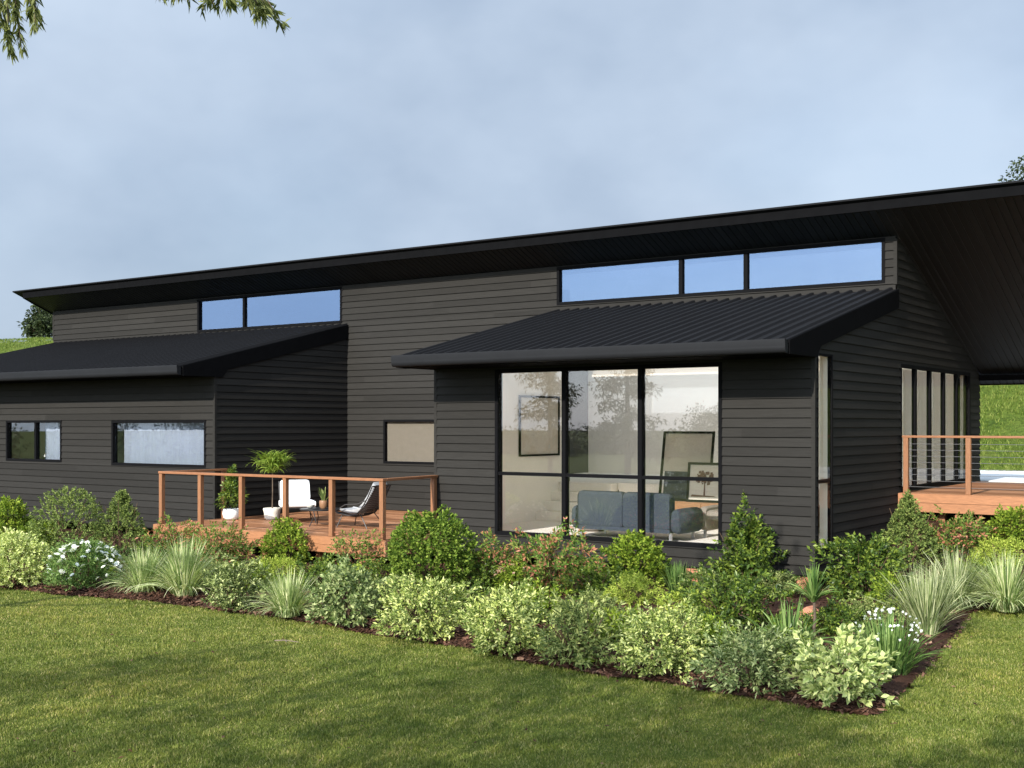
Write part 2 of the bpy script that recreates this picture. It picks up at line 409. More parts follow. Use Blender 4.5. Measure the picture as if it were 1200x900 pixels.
def fallen():
    n = 260; d = 8 + 9*rng.random(n); u = rng.uniform(-.48, .48, n); X = d*(-S_+u*C_); Y = d*(C_+u*S_); k = ~in_bed(X, Y); X, Y = X[k], Y[k]; n = len(X)
    a = rng.uniform(0, 6.28, n); v, f, e = leaf_geo_early(np.stack([X, Y, height(X, Y)+.035], 1), np.stack([np.cos(a), np.sin(a), rng.normal(0,.25,n)], 1), rng.normal(0,.5,(n,3))+np.array([0,0,1.]), rng.uniform(.025,.06,n), rng.uniform(.012,.025,n))
    tag(np_mesh('fallen_leaves', v, f, M['chips']), 'scattered small dry brown leaves lying on the lawn', 'leaves', kind='stuff')
def leaf_geo_early(*a): return leaf_geo(*a)
blades(800000, 'grass', 'short green mown grass of the front lawn')
blades(330000, 'grass', 'short green mown grass carrying on past the right edge of the photo', .50, 1.05)
def hill_grass():
    n = 170000
    X = np.concatenate([rng.uniform(-18, 0, n//2), rng.uniform(-95, -52, n//2)])
    Y = np.concatenate([33.2 + 17*rng.random(n//2)**1.3, rng.uniform(40, 57, n//2)])
    cl = np.sin(X*1.7+Y*.9)*np.sin(Y*1.3-X*.6) + rng.normal(0, .6, n)
    k = cl > -.3; X, Y, cl = X[k], Y[k], cl[k]; n = len(X)
    h = rng.uniform(.05, .13, n)*(1+.5*np.clip(cl,0,1)); w = rng.uniform(.010, .024, n)
    a = rng.uniform(0, 6.28, n); la = rng.uniform(0, 6.28, n); lean = rng.uniform(.1, .8, n)*h
    b = np.stack([X, Y, height(X, Y)-.02], 1); s = np.stack([np.cos(a)*w, np.sin(a)*w, 0*w], 1)
    mid = b + np.stack([np.cos(la)*lean*.3, np.sin(la)*lean*.3, h*.6], 1)
    tip = b + np.stack([np.cos(la)*lean, np.sin(la)*lean, h], 1)
    v = np.stack([b-s, b+s, mid+s*.7, mid-s*.7, tip], 1).reshape(-1, 3)
    i = (np.arange(n)*5)[:,None]
    f = np.concatenate([i+np.array([[0,1,2]]), i+np.array([[0,2,3]]), i+np.array([[3,2,4]])])
    m = leaf_mat('long_grass', [(0,(.045,.075,.010)),(.5,(.08,.115,.018)),(1,(.15,.17,.04))])
    tag(np_mesh('long_grass', v, f, m), 'long rough green grass growing on the hillside behind the house', 'grass', kind='stuff')
hill_grass()
mb = MB(); mb.box(-40, 30, 27.2, 33.4, 1.0, 1.30)
tag(mb.build('path', M['path']), kind='structure')

# ------------------------------------------------------------------ the house
XL, XR = -30.78, -6.6            # main block ends
XA = -19.37                      # right side of left lean-to
XB = -13.69                      # left side of right lean-to
Y1L = 16.84
Y1, Y2, Y3 = 17.03, 20.81, 26.3  # lean-to front, main front, rear
ZB = .27
def lean_z(Y): return 3.66 + .236*(Y - 15.95)
def main_u(Y): return 5.76 - .404*(Y - Y2)
house = thing('house', 'long low black weatherboard house with sloping skillion roofs and large windows', 'house', (-18.7, 21.0, 0))

def clip(poly, a, b, c):   # keep a*u+b*z<=c
    out = []
    for i in range(len(poly)):
        p, q = poly[i], poly[(i+1) % len(poly)]
        dp = a*p[0]+b*p[1]-c; dq = a*q[0]+b*q[1]-c
        if dp <= 0: out.append(p)
        if (dp < 0 < dq) or (dq < 0 < dp):
            t = dp/(dp-dq); out.append((p[0]+t*(q[0]-p[0]), p[1]+t*(q[1]-p[1])))
    return out
GR = .020
def siding(fn, u0, u1, z0, z1, planes=(), holes=(), pitch=.145):
    mb = MB()
    n = int(math.ceil((z1 - z0)/pitch))
    for i in range(n):
        zb = z0 + i*pitch; zt = min(zb + pitch, z1)
        cuts = sorted({zb, zt} | {h[k] for h in holes for k in (2,3) if zb < h[k] < zt})
        joints = []; j = u0 + random.uniform(.8, 4.2)
        while j < u1: joints.append(j); j += random.choice((3.6, 4.2, 4.8))
        for ca, cb in zip(cuts[:-1], cuts[1:]):
            m = .5*(ca+cb)
            iv = [(u0, u1)]
            for h in holes:
                if h[2] < m < h[3]:
                    nv = []
                    for (s, e) in iv:
                        if h[1] <= s or h[0] >= e: nv.append((s, e)); continue
                        if h[0] > s: nv.append((s, h[0]))
                        if h[1] < e: nv.append((h[1], e))
                    iv = nv
            cells = []
            for (s, e) in iv:
                js = [j for j in joints if s+.3 < j < e-.3]
                eds = [s] + js + [e]
                cells += list(zip(eds[:-1], eds[1:]))
            for (s, e) in cells:
                if e - s < .004: continue
                def put(za, zb_, da, db):
                    poly = [(s,za),(e,za),(e,zb_),(s,zb_)]
                    for pl in planes: poly = clip(poly, *pl)
                    if len(poly) < 3: return None
                    mb.quad(*[fn(u, z, da + (db-da)*(z-za)/max(1e-6, zb_-za)) for (u, z) in poly]); return poly
                lip = zb + GR
                face = lambda z: .027 - .013*(z-lip)/(pitch-GR)
                if ca < lip - 1e-6:
                    put(ca, min(lip, cb), .003, .003)
                    if cb > lip + 1e-6:
                        pl_ = put(lip, cb, face(lip), face(cb))
                        if pl_:
                            lw = [p for p in pl_ if abs(p[1]-lip) < 1e-6]
                            if len(lw) >= 2:
                                ua, ub = min(p[0] for p in lw), max(p[0] for p in lw)
                                mb.quad(fn(ua,lip,.027), fn(ua,lip,.003), fn(ub,lip,.003), fn(ub,lip,.027))
                else: put(ca, cb, face(ca), face(cb))
                if abs(cb-zt) < 1e-6:
                    tp_ = [(s,cb),(e,cb)]
                    ok = all(pl[0]*u+pl[1]*z <= pl[2] for pl in planes for (u, z) in tp_)
                    if ok: mb.quad(fn(s,cb,.014), fn(e,cb,.014), fn(e,cb,.002), fn(s,cb,.002))
    return mb
def slab_holes(fnbox, u0, u1, z0, z1, holes):
    """rectangles of a wall with holes; fnbox(ua,ub,za,zb) adds a box"""
    zc = sorted({z0, z1} | {min(max(h[k], z0), z1) for h in holes for k in (2,3)})
    for a, b in zip(zc[:-1], zc[1:]):
        m = .5*(a+b); iv = [(u0, u1)]
        for h in holes:
            if h[2] < m < h[3]:
                nv = []
                for (s, e) in iv:
                    if h[1] <= s or h[0] >= e: nv.append((s, e)); continue
                    if h[0] > s: nv.append((s, h[0]))
                    if h[1] < e: nv.append((h[1], e))
                iv = nv
        for (s, e) in iv:
            if e-s > .004: fnbox(s, e, a, b)
front = lambda Y: (lambda u, z, d: (u, Y - d, z))
sideR = lambda X: (lambda u, z, d: (X + d, u, z))
sideL = lambda X: (lambda u, z, d: (X - d, u, z))
# openings
BIG = (-12.36, -8.06, .60, 3.46)
LW1 = (-26.80, -24.58, 1.64, 2.61)
LW2 = (-22.74, -19.62, 1.61, 2.60)
REC = (-18.24, -16.30, 1.63, 2.62)
CL1 = (-24.58, -19.52, 4.88, 5.735)
CL2 = (-13.54, -6.78, 4.95, 5.735)
SLOT = (17.11, 17.72, .62, 3.56)
VER = (21.0, 25.5, 1.36, 3.56)
rake_lean = (-.236, 1, lean_z(0) - .05)      # z - .236 y <= c
rake_main = (.404, 1, main_u(0) - .01)
W = lambda mb: mb.build('wall', M['siding'], house)
W(siding(front(Y1), XB, XR, ZB, 3.55, holes=[BIG]))
W(siding(front(Y1L), XL, XA, ZB, 3.55, holes=[LW1, LW2]))
W(siding(front(Y2), XL, XB, ZB+.145*0, 5.75, holes=[CL1, REC, CL2]))
W(siding(front(Y2), XB, XR, ZB+.145*31, 5.75, holes=[CL2]))
W(siding(sideR(XR), Y1, Y2, ZB, 4.9, planes=[rake_lean], holes=[SLOT]))
W(siding(sideR(XR), Y2, Y3, ZB, 5.8, planes=[rake_main], holes=[VER]))
W(siding(sideR(XA), Y1L, Y2, ZB, 4.9, planes=[rake_lean]))
W(siding(sideL(XB), Y1, Y2, ZB, 4.9, planes=[rake_lean]))
W(siding(sideL(XL), Y1L, Y2, ZB, 4.9, planes=[rake_lean]))
W(siding(sideL(XL), Y2, Y3, ZB, 5.8, planes=[rake_main]))
mb = MB(); mb.box(XL, XR, Y3-.1, Y3, ZB, 3.45); mb.build('wall', M['siding'], house)
for (x, y, z1) in ((XR, Y1, 3.49), (XB, Y1, 3.49), (XA, Y1L, 3.49), (XL, Y1L, 3.49), (XR, Y2, 5.70), (XL, Y2, 5.70)):   # corner trims
    sx = 1 if x in (XR, XA) else -1
    z0 = ZB if y in (Y1, Y1L) else 4.92
    mb = MB(); mb.box(x - sx*.035, x + sx*.026, y-.026, y+.035, z0, z1); mb.build('corner_trim', M['siding'], house)
# piers under the base
for x in (-6.78, -8.6, -10.4, -12.2):
    mb = MB(); mb.box(x-.11, x+.11, Y1+.02, Y1+.24, -.1, ZB+.0); mb.build('pier', M['terracotta'], house, bevel=.01)
# roofs ------------------------------------------------------------
def lean_roof(x0, x1):
    # corrugated sheet: trapezoid ribs running down the slope
    mb = MB(); ya, yb = 15.86, Y2-.01
    prof = []; x = x0; p = .235
    while x < x1 - 1e-6:
        for dx, dz in ((0,0),(.155,0),(.172,.038),(.215,.038)):
            if x+dx <= x1: prof.append((x+dx, dz))
        x += p
    prof.append((x1, 0))
    top = []; bot = []
    for (px, dz) in prof:
        top.append(((px, ya, lean_z(ya)+.03+dz), (px, yb, lean_z(yb)+.03+dz)))
    for a, b in zip(top[:-1], top[1:]): mb.quad(a[0], b[0], b[1], a[1])
    for a, b in zip(top[:-1], top[1:]):
        za = lean_z(ya); mb.quad((a[0][0], ya, za-.01), (b[0][0], ya, za-.01), b[0], a[0])
    # underlay slab gives the sheet thickness
    mb.prism([(x0, ya, lean_z(ya)-.04), (x0, yb, lean_z(yb)-.04), (x0, yb, lean_z(yb)+.024), (x0, ya, lean_z(ya)+.024)], (x1-x0, 0, 0))
    r = mb.build('roof', M['roofmetal'], house)
    # boxed eave soffit
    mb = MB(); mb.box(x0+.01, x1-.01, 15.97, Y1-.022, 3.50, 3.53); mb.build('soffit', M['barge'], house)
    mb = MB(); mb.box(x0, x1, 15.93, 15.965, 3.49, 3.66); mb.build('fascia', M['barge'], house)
    # gutter (rolled quad profile)
    g = [(15.925,3.50)]
    for k in range(9):
        t = math.pi*(-.5 + k/8*.62); g.append((15.86 - .055*math.cos(t)+.02, 3.575 + .075*math.sin(t)))
    g += [(15.815,3.675),(15.825,3.695),(15.845,3.695),(15.925,3.66)]
    mb = MB(); mb.prism([(x0-.02, y, z) for (y, z) in g], (x1-x0+.04, 0, 0)); mb.build('gutter', M['gutter'], house, smooth=True)
    # barge boards closing the eave ends and following the rake
    for xx, sx in ((x0, -1), (x1, 1)):
        t = .028*sx; a = xx + .003*sx
        mb = MB()
        mb.prism([(a,15.97,3.49),(a,Y1-.03,3.49),(a,Y1+.12,3.66),(a,Y2-.015,lean_z(Y2)-.30),(a,Y2-.015,lean_z(Y2)+.02),(a,15.97,lean_z(15.97)+.02)], (t,0,0))
        mb.build('barge_board', M['barge'], house)
    return r
lean_roof(XB+.0, XR+.03)
lean_roof(XL-.03, XA+.03)
# main roof
RX0, RX1 = -30.98, -.9; FY, BY = 20.0, 26.75
SKY = (-15.3, -6.90, 20.98, 25.1)     # skylight added out of view to brighten the living room
def roof_slab(x0, x1, ya, yb, lo, hi): 
    mb.prism([(x0, ya, main_u(ya)+lo), (x0, yb, main_u(yb)+lo), (x0, yb, main_u(yb)+hi), (x0, ya, main_u(ya)+hi)], (x1-x0, 0, 0))
mb = MB()
roof_slab(RX0-.45, SKY[0], FY-.08, BY+.05, .155, .185); roof_slab(SKY[1], RX1+.05, FY-.08, BY+.05, .155, .185)
roof_slab(SKY[0], SKY[1], FY-.08, SKY[2], .155, .185); roof_slab(SKY[0], SKY[1], SKY[3], BY+.05, .155, .185)
mb.build('roof', M['roofmetal'], house)
mb = MB(); roof_slab(SKY[0]-.05, SKY[1]+.05, SKY[2]-.05, SKY[3]+.05, .20, .215); mb.build('added_skylight', M['glass_warm'], house)
mb = MB()
mb.box(RX0, RX1, FY-.03, FY, main_u(FY)-.006, main_u(FY)+.145)
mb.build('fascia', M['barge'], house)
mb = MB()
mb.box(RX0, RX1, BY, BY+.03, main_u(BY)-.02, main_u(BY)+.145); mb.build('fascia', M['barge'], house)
for xx, t in ((RX0, -.028), (RX1, .028)):
    mb = MB(); mb.prism([(xx,FY-.03,main_u(FY)-.006),(xx,FY+.25,main_u(FY+.25)-.03),(xx,BY,main_u(BY)-.02),(xx,BY,main_u(BY)+.145),(xx,FY-.03,main_u(FY)+.145)], (t,0,0)); mb.build('barge_board', M['barge'], house)
mb = MB(); x = RX0; bw = .135                       # grooved soffit boards
while x < RX1 - .01:
    e = min(x+bw, RX1)
    for (a, b, za, zb) in ((x, x+.012, .014, 0), (x+.012, e-.012, 0, 0), (e-.012, e, 0, .014)):
        for (ya, yb) in (((FY, BY),) if (e < SKY[0] or x > SKY[1]) else ((FY, SKY[2]), (SKY[3], BY))):
            mb.quad((a, ya, main_u(ya)+za), (a, yb, main_u(yb)+za), (b, yb, main_u(yb)+zb), (b, ya, main_u(ya)+zb))
    x = e
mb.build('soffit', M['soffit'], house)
mb = MB(); mb.box(XR+.03, RX1, Y3-.14, Y3+.0, main_u(Y3)-.12, main_u(Y3)-.004); mb.build('beam', M['barge'], house, bevel=.004)
mb = MB(); mb.box(RX0+.25, XR-.05, Y2-.012, Y2-.006+.02, 5.737, 5.75); mb.build('flashing', M['barge'], house)

# windows ----------------------------------------------------------
def window(plane, pos, hole, muls=(), trans=(), glass='glass', fw=.05, dep=.09, out=.028, mw=.05, inset=.03):
    """plane 'f' (u=X, outward -Y) or 'r' (u=Y, outward +X)"""
    u0, u1, z0, z1 = hole
    def bx(mb, a, b, c, d, o0, o1):
        if plane == 'f': mb.box(a, b, pos-o1, pos-o0, c, d)
        else: mb.box(pos+o0, pos+o1, a, b, c, d)
    mb = MB()
    bx(mb, u0, u0+fw, z0, z1, -dep, out); bx(mb, u1-fw, u1, z0, z1, -dep, out)
    bx(mb, u0+fw, u1-fw, z0, z0+fw, -dep, out+.004); bx(mb, u0+fw, u1-fw, z1-fw, z1, -dep, out-.003)
    for m in muls: bx(mb, m-mw/2, m+mw/2, z0+fw, z1-fw, -dep+.01, out-.012)
    eds = [u0+fw] + list(muls) + [u1-fw]
    for t in trans:
        for i in range(len(eds)-1):
            a = eds[i] + (mw/2 if i else 0); b = eds[i+1] - (mw/2 if i < len(eds)-2 else 0)
            bx(mb, a, b, t-.028, t+.028, -dep+.02, out-.02)
    w = mb.build('window', M['frame'], house)
    zs_ = [z0+fw] + list(trans) + [z1-fw]
    for i in range(len(eds)-1):
        for j in range(len(zs_)-1):
            g = MB(); bx(g, eds[i]+.006, eds[i+1]-.006, zs_[j]+.006, zs_[j+1]-.006, -inset-.006, -inset); g.build('pane', M[glass], w)
    return w
window('f', Y1, BIG, (-10.95, -9.50), (1.66,), 'glass', .06, .12, .03, .075)
window('f', Y1L, LW1, (-25.62,), (), 'glass_mid', .055, .10, .03, .07)
window('f', Y1L, LW2, (), (), 'glass_mid', .055, .10, .03)
window('f', Y2, REC, (), (), 'glass_ver', .05, .10, .03)
window('f', Y2, CL1, (-22.86,), (), 'glass_sky_tint', .06, .10, .03, .07)
window('f', Y2, CL2, (-10.72, -9.38), (), 'glass_sky_tint', .06, .10, .03, .08)
window('r', XR, SLOT, (), (1.66,), 'glass_ver', .03, .06, .028, inset=-.012)
window('r', XR, VER, (21.9, 22.8, 23.7, 24.6), (), 'glass_ver', .06, .06, .03, .10, .006)
# interior shell of the sunken living room -------------------------
mb = MB()   # lining behind the front wall
slab_holes(lambda a,b,c,d: mb.box(a,b,Y1+.10,Y1+.16,c,d), XB+.1, XR-.12, .5, 3.8, [(BIG[0]+.02,BIG[1]-.02,BIG[2]+.02,BIG[3]-.02)])
mb.build('interior_wall', M['cream'], house)
mb = MB()   # lining of the gable wall
slab_holes(lambda a,b,c,d: mb.box(XR-.17,XR-.11,a,b,c,d), Y1+.17, 21.0, .5, 3.70, [(SLOT[0]+.02,SLOT[1]-.02,SLOT[2]+.02,SLOT[3]-.02)])
slab_holes(lambda a,b,c,d: mb.box(XR-.17,XR-.11,a,b,c,d), 21.0, Y3-.15, 1.2, 3.6, [(VER[0]+.02,VER[1]-.02,VER[2]-.2,VER[3]-.02)])
mb.build('interior_wall', M['cream'], house)
def rake_wall(x, t, za):
    mb = MB(); mb.prism([(x,Y1+.17,za),(x,21.05,za),(x,21.05,lean_z(Y2)-.12),(x,Y1+.17,lean_z(Y1+.17)-.12)], (t,0,0)); return mb
rake_wall(XB+.10, .10, .45).build('interior_wall', M['cream'], house)
mb = MB(); mb.prism([(XR-.17,Y1+.17,3.704),(XR-.17,21.0,3.704),(XR-.17,21.0,lean_z(Y2)-.12),(XR-.17,Y1+.3,3.72)], (.06,0,0)); mb.build('interior_wall', M['cream'], house)
mb = MB(); mb.prism([(XR-.17,21.0,3.604),(XR-.17,25.9,3.604),(XR-.17,21.0,5.5)], (.06,0,0)); mb.build('interior_wall', M['cream'], house)
mb = MB(); mb.box(-15.5, XB+.1, Y2+.05, Y2+.10, 1.2, 5.5); mb.build('interior_wall', M['cream'], house)
mb = MB(); mb.prism([(-15.5,25.2,1.34),(-15.5,25.3,1.34),(-15.5,25.3,main_u(25.3)-.12),(-15.5,25.2,main_u(25.2)-.12)], (XR-.18+15.5,0,0)); mb.build('interior_wall', M['cream'], house)
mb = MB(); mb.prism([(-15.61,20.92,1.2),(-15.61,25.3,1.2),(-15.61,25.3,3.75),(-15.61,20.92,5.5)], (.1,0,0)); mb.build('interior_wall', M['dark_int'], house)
mb = MB(); mb.box(XB+.21, XR-.18, Y1+.17, 21.05, .48, .60); mb.build('floor', M['carpet'], house)
mb = MB(); mb.box(-15.5, XR-.18, 21.06, 25.19, 1.2, 1.34); mb.box(-12.2, XR-.18, 21.0, 21.055, .6, 1.338); mb.build('floor', M['carpet'], house)
mb = MB()
mb.prism([(XB+.05,Y1+.05,lean_z(Y1)-.16),(XB+.05,Y2+.1,lean_z(Y2)-.16),(XB+.05,Y2+.1,lean_z(Y2)-.10),(XB+.05,Y1+.05,lean_z(Y1)-.10)], (XR-XB-.2,0,0))
for (x0, x1, ya, yb) in ((-15.6,SKY[0],Y2+.12,Y3-.1),(SKY[1],XR-.2,Y2+.12,Y3-.1),(SKY[0],SKY[1],Y2+.06,SKY[2]),(SKY[0],SKY[1],SKY[3],Y3-.1)): roof_slab(x0, x1, ya, yb, -.10, -.04)
mb.build('ceiling', M['ceil'], house)
mb = MB()
for k in range(4):
    mb.box(-13.58, -12.25, 19.95+k*.275, 21.055, .601+(k*.185 if k else 0), .60+(k+1)*.185-.002)
mb.build('staircase', M['carpet'], house, bevel=.008)
mb = MB(); mb.box(-13.70,-13.50,21.06,21.22,1.34,5.3); mb.build('column', M['frame'], house)
mb = MB(); mb.box(XB+.215, XB+.26, Y1+.19, Y1+.30, .6, 3.4); mb.build('curtain', M['frame'], house)
mb = MB(); mb.box(XR-.108, XR-.045, SLOT[1]-.045, SLOT[1]-.025, SLOT[2]+.03, SLOT[3]-.03); mb.build('window_reveal', M['cream'], house)
# rooms behind the left windows, recess and clerestory
mb = MB(); mb.box(XL+.2, XA-.15, 19.6, 19.7, .3, 3.9); mb.box(XA-.16,XA-.1,Y1L+.12,19.6,.3,3.7); mb.box(-23.7,-23.6,Y1L+.12,19.6,.3,3.7); mb.box(XL+.1,XL+.2,Y1L+.12,19.6,.3,3.7); mb.build('interior_wall', M['cream'], house)
mb = MB(); mb.box(XL+.2, XA-.17, Y1L+.12, 19.6, .48, .60); mb.build('floor', M['carpet'], house)
mb = MB(); mb.box(XL+.2, XA-.17, Y1L+.12, 19.6, 3.3, 3.36); mb.build('ceiling', M['ceil'], house)
def curtain(x0, x1, y, z0, z1, mat, amp=.014, per=.31):
    n = max(6, int((x1-x0)/per*8)); mb = MB()
    for k in range(n):
        a = x0+(x1-x0)*k/n; b = x0+(x1-x0)*(k+1)/n
        f = lambda q: y + amp*math.sin(q/per*6.283) + amp*.4*math.sin(q*9.1)
        mb.quad((a,f(a),z0),(b,f(b),z0),(b,f(b),z1),(a,f(a),z1))
    o = mb.build('curtain', mat, house, smooth=True, sharp=180)
    m = o.modifiers.new('thickness','SOLIDIFY'); m.thickness = .004
curtain(-22.66, -19.68, Y1L+.26, .62, 3.1, M['curtain'])  # drawn across the whole pane in place of its sky reflection
curtain(-25.65, -24.5, Y1L+.26, .62, 3.1, M['curtain'])
mb = MB(); mb.box(REC[0]+.02, REC[1]-.02, Y2+.06, Y2+.068, REC[2]+.02, REC[3]-.02); mb.build('blind', M['blind'], house)
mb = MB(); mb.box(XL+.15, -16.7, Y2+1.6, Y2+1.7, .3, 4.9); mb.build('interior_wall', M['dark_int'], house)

for ya in (21.1, 22.0, 22.9, 23.8, 24.7):
    n = 36; mb = MB()
    f = lambda q: XR-.24 + .03*math.sin(q*52)
    for k in range(n):
        a = ya+.72*k/n; b = ya+.72*(k+1)/n; mb.quad((f(a),a,1.36),(f(b),b,1.36),(f(b),b,3.5),(f(a),a,3.5))
    mb.build('curtain', M['sheer'], house, smooth=True, sharp=180)
# ------------------------------------------------------------------ decks
LD0, LD1, LDF, LDZ = -19.33, -13.36, 15.27, .57
dk = thing('deck', 'small red timber deck with post and rail edge between the two low wings', 'deck', (-16.3, 17.5, 0))
def boards_x(mb, x0, x1, y0, y1, z, w=.135, gap=.006, t=.025):
    y = y0
    while y < y1-.02:
        e = min(y+w, y1); cuts = [x0]
        while x1 - cuts[-1] > 3.2: cuts.append(cuts[-1] + random.uniform(1.6, 3.0))
        cuts.append(x1)
        for a, b in zip(cuts[:-1], cuts[1:]): mb.box(a+.002, b-.002, y, e-gap, z-t, z)
        y = e
mb = MB(); boards_x(mb, XA+.06, XB-.06, Y1-.03, Y2-.03, LDZ); boards_x(mb, XA+.06, LD1, LDF, Y1-.03, LDZ); mb.build('deck_floor', M['timber'], dk)
mb = MB(); mb.box(XA+.06, LD1, LDF-.03, LDF-.004, LDZ-.135, LDZ-.004); mb.box(XA+.06, LD1, LDF-.03, LDF-.004, LDZ-.27, LDZ-.14)
mb.box(LD1+.004, LD1+.03, LDF-.03, Y1-.04, LDZ-.135, LDZ-.004); mb.box(LD1+.004, LD1+.03, LDF-.03, Y1-.04, LDZ-.27, LDZ-.14); mb.build('fascia', M['timber'], dk)
mb = MB(); mb.box(LD0+.1, LD1-.05, LDF+.05, Y1-.06, LDZ-.16, LDZ-.03); mb.build('joist_frame', M['stem'], dk)
for x in np.linspace(LD0+.3, LD1-.3, 5):
    mb = MB(); mb.box(x-.05, x+.05, LDF+.1, LDF+.2, -.05, LDZ-.16); mb.build('stump', M['timber_v'], dk)
def post(parent, x, y, z0, z1, w=.085):
    mb = MB(); mb.box(x-w/2, x+w/2, y-w/2, y+w/2, z0, z1); return mb.build('post', M['timber_v'], parent, bevel=.006)
RZ = 1.60
lx = [-19.17, -18.04, -16.91, -15.77, -14.64, -13.48]
for x in lx: post(dk, x, LDF+.07, LDZ+.001, RZ-.045)
post(dk, -19.20, Y1-.10, LDZ+.001, RZ-.045); post(dk, -13.66, Y1-.10, LDZ+.001, RZ-.045)
def rail(parent, a, b, w=.11, h=.045):
    mb = MB(); mb.bar(a, b, w, h); return mb.build('rail', M['timber'], parent, bevel=.006)
rail(dk, (lx[0]-.05, LDF+.07, RZ-.022), (lx[-1]+.055, LDF+.07, RZ-.022))
rail(dk, (-19.17, LDF+.13, RZ-.0225), (-19.20, Y1-.04, RZ-.0225))
rail(dk, (-13.48, LDF+.13, RZ-.0225), (-13.66, Y1-.04, RZ-.0225))

RD0, RD1, RDF, RDB, RDZ = XR+.03, -1.2, 20.86, 26.0, 1.33
vd = thing('deck', 'red timber verandah with wire railing beside the gable end, under the big roof', 'deck', (-4, 23.5, .9))
mb = MB(); boards_x(mb, RD0, RD1, RDF, RDB, RDZ); mb.build('deck_floor', M['timber'], vd)
mb = MB(); mb.box(RD0, RD1, RDF-.03, RDF-.004, RDZ-.15, RDZ-.004); mb.box(RD0, RD1, RDF-.03, RDF-.004, RDZ-.31, RDZ-.156); mb.build('fascia', M['timber'], vd)
mb = MB(); mb.box(RD0+.1, RD1-.1, RDF+.05, RDB-.1, RDZ-.2, RDZ-.03); mb.build('joist_frame', M['stem'], vd)
for x in (-5.9, -4.2, -2.4): 
    mb = MB(); mb.box(x-.05, x+.05, RDF+.2, RDF+.3, .4, RDZ-.2); mb.build('stump', M['timber_v'], vd)
RRZ = 2.32
for x in (-6.47, -5.43, -4.38, -3.3, -2.25): post(vd, x, RDF+.10, RDZ+.001, RRZ-.04)
rail(vd, (-6.53, RDF+.10, RRZ-.02), (RD1, RDF+.10, RRZ-.02), .09, .04)
for k in range(8):
    z = RDZ + .11 + k*.105
    mb = MB(); mb.tube([(-6.47, RDF+.10, z), (RD1, RDF+.10, z)], .004, 5); mb.build('cable', M['cable'], vd)

# ------------------------------------------------------------------ plants
def norm(a): return a / np.maximum(np.linalg.norm(a, axis=-1, keepdims=True), 1e-9)
def leaf_geo(Pb, D, N, L, Wd, fold=.15, droop=.1):
    """Pb base, D dir, N normal, L length, Wd width arrays -> verts, faces, edge"""
    D = norm(D); Sd = norm(np.cross(D, N)); N = norm(np.cross(Sd, D))
    L = L[:,None]; Wd = Wd[:,None]
    tip = Pb + D*L - np.array([0,0,1.])*L*droop
    m = Pb + D*L*.48
    a = m + Sd*Wd*.5 + N*Wd*fold; b = m - Sd*Wd*.5 + N*Wd*fold
    n = len(Pb)
    v = np.stack([Pb, a, tip, b], 1).reshape(-1, 3)
    i = (np.arange(n)*4)[:,None]
    f = np.concatenate([i+np.array([[0,1,2]]), i+np.array([[0,2,3]])])
    e = np.tile(np.array([.35, 1, .6, 1.]), n)
    return v, f, e
def cat_geo(parts):
    V = []; Fc = []; E = []; b = 0
    for v, f, e in parts: V.append(v); Fc.append(f+b); E.append(e); b += len(v)
    return np.concatenate(V), np.concatenate(Fc), np.concatenate(E)
def profile(kind, z):
    if kind == 'dome':
        return np.where(z > .4, np.sqrt(np.clip(1-((z-.4)/.6)**2, 0, 1)), .78+.22*(z/.4))
    if kind == 'ball':
        return np.sqrt(np.clip(1-((z-.47)/.53)**2, .12, 1))
    if kind == 'cone':
        return np.where(z > .18, np.clip(1-(z-.18)/.84, 0, 1)**.92, .86+.14*z/.18)
    if kind == 'urn':   # widening upward
        return np.where(z > .6, np.sqrt(np.clip(1-((z-.6)/.42)**2, 0, 1)), .45+.55*(z/.6))
    return np.ones_like(z)
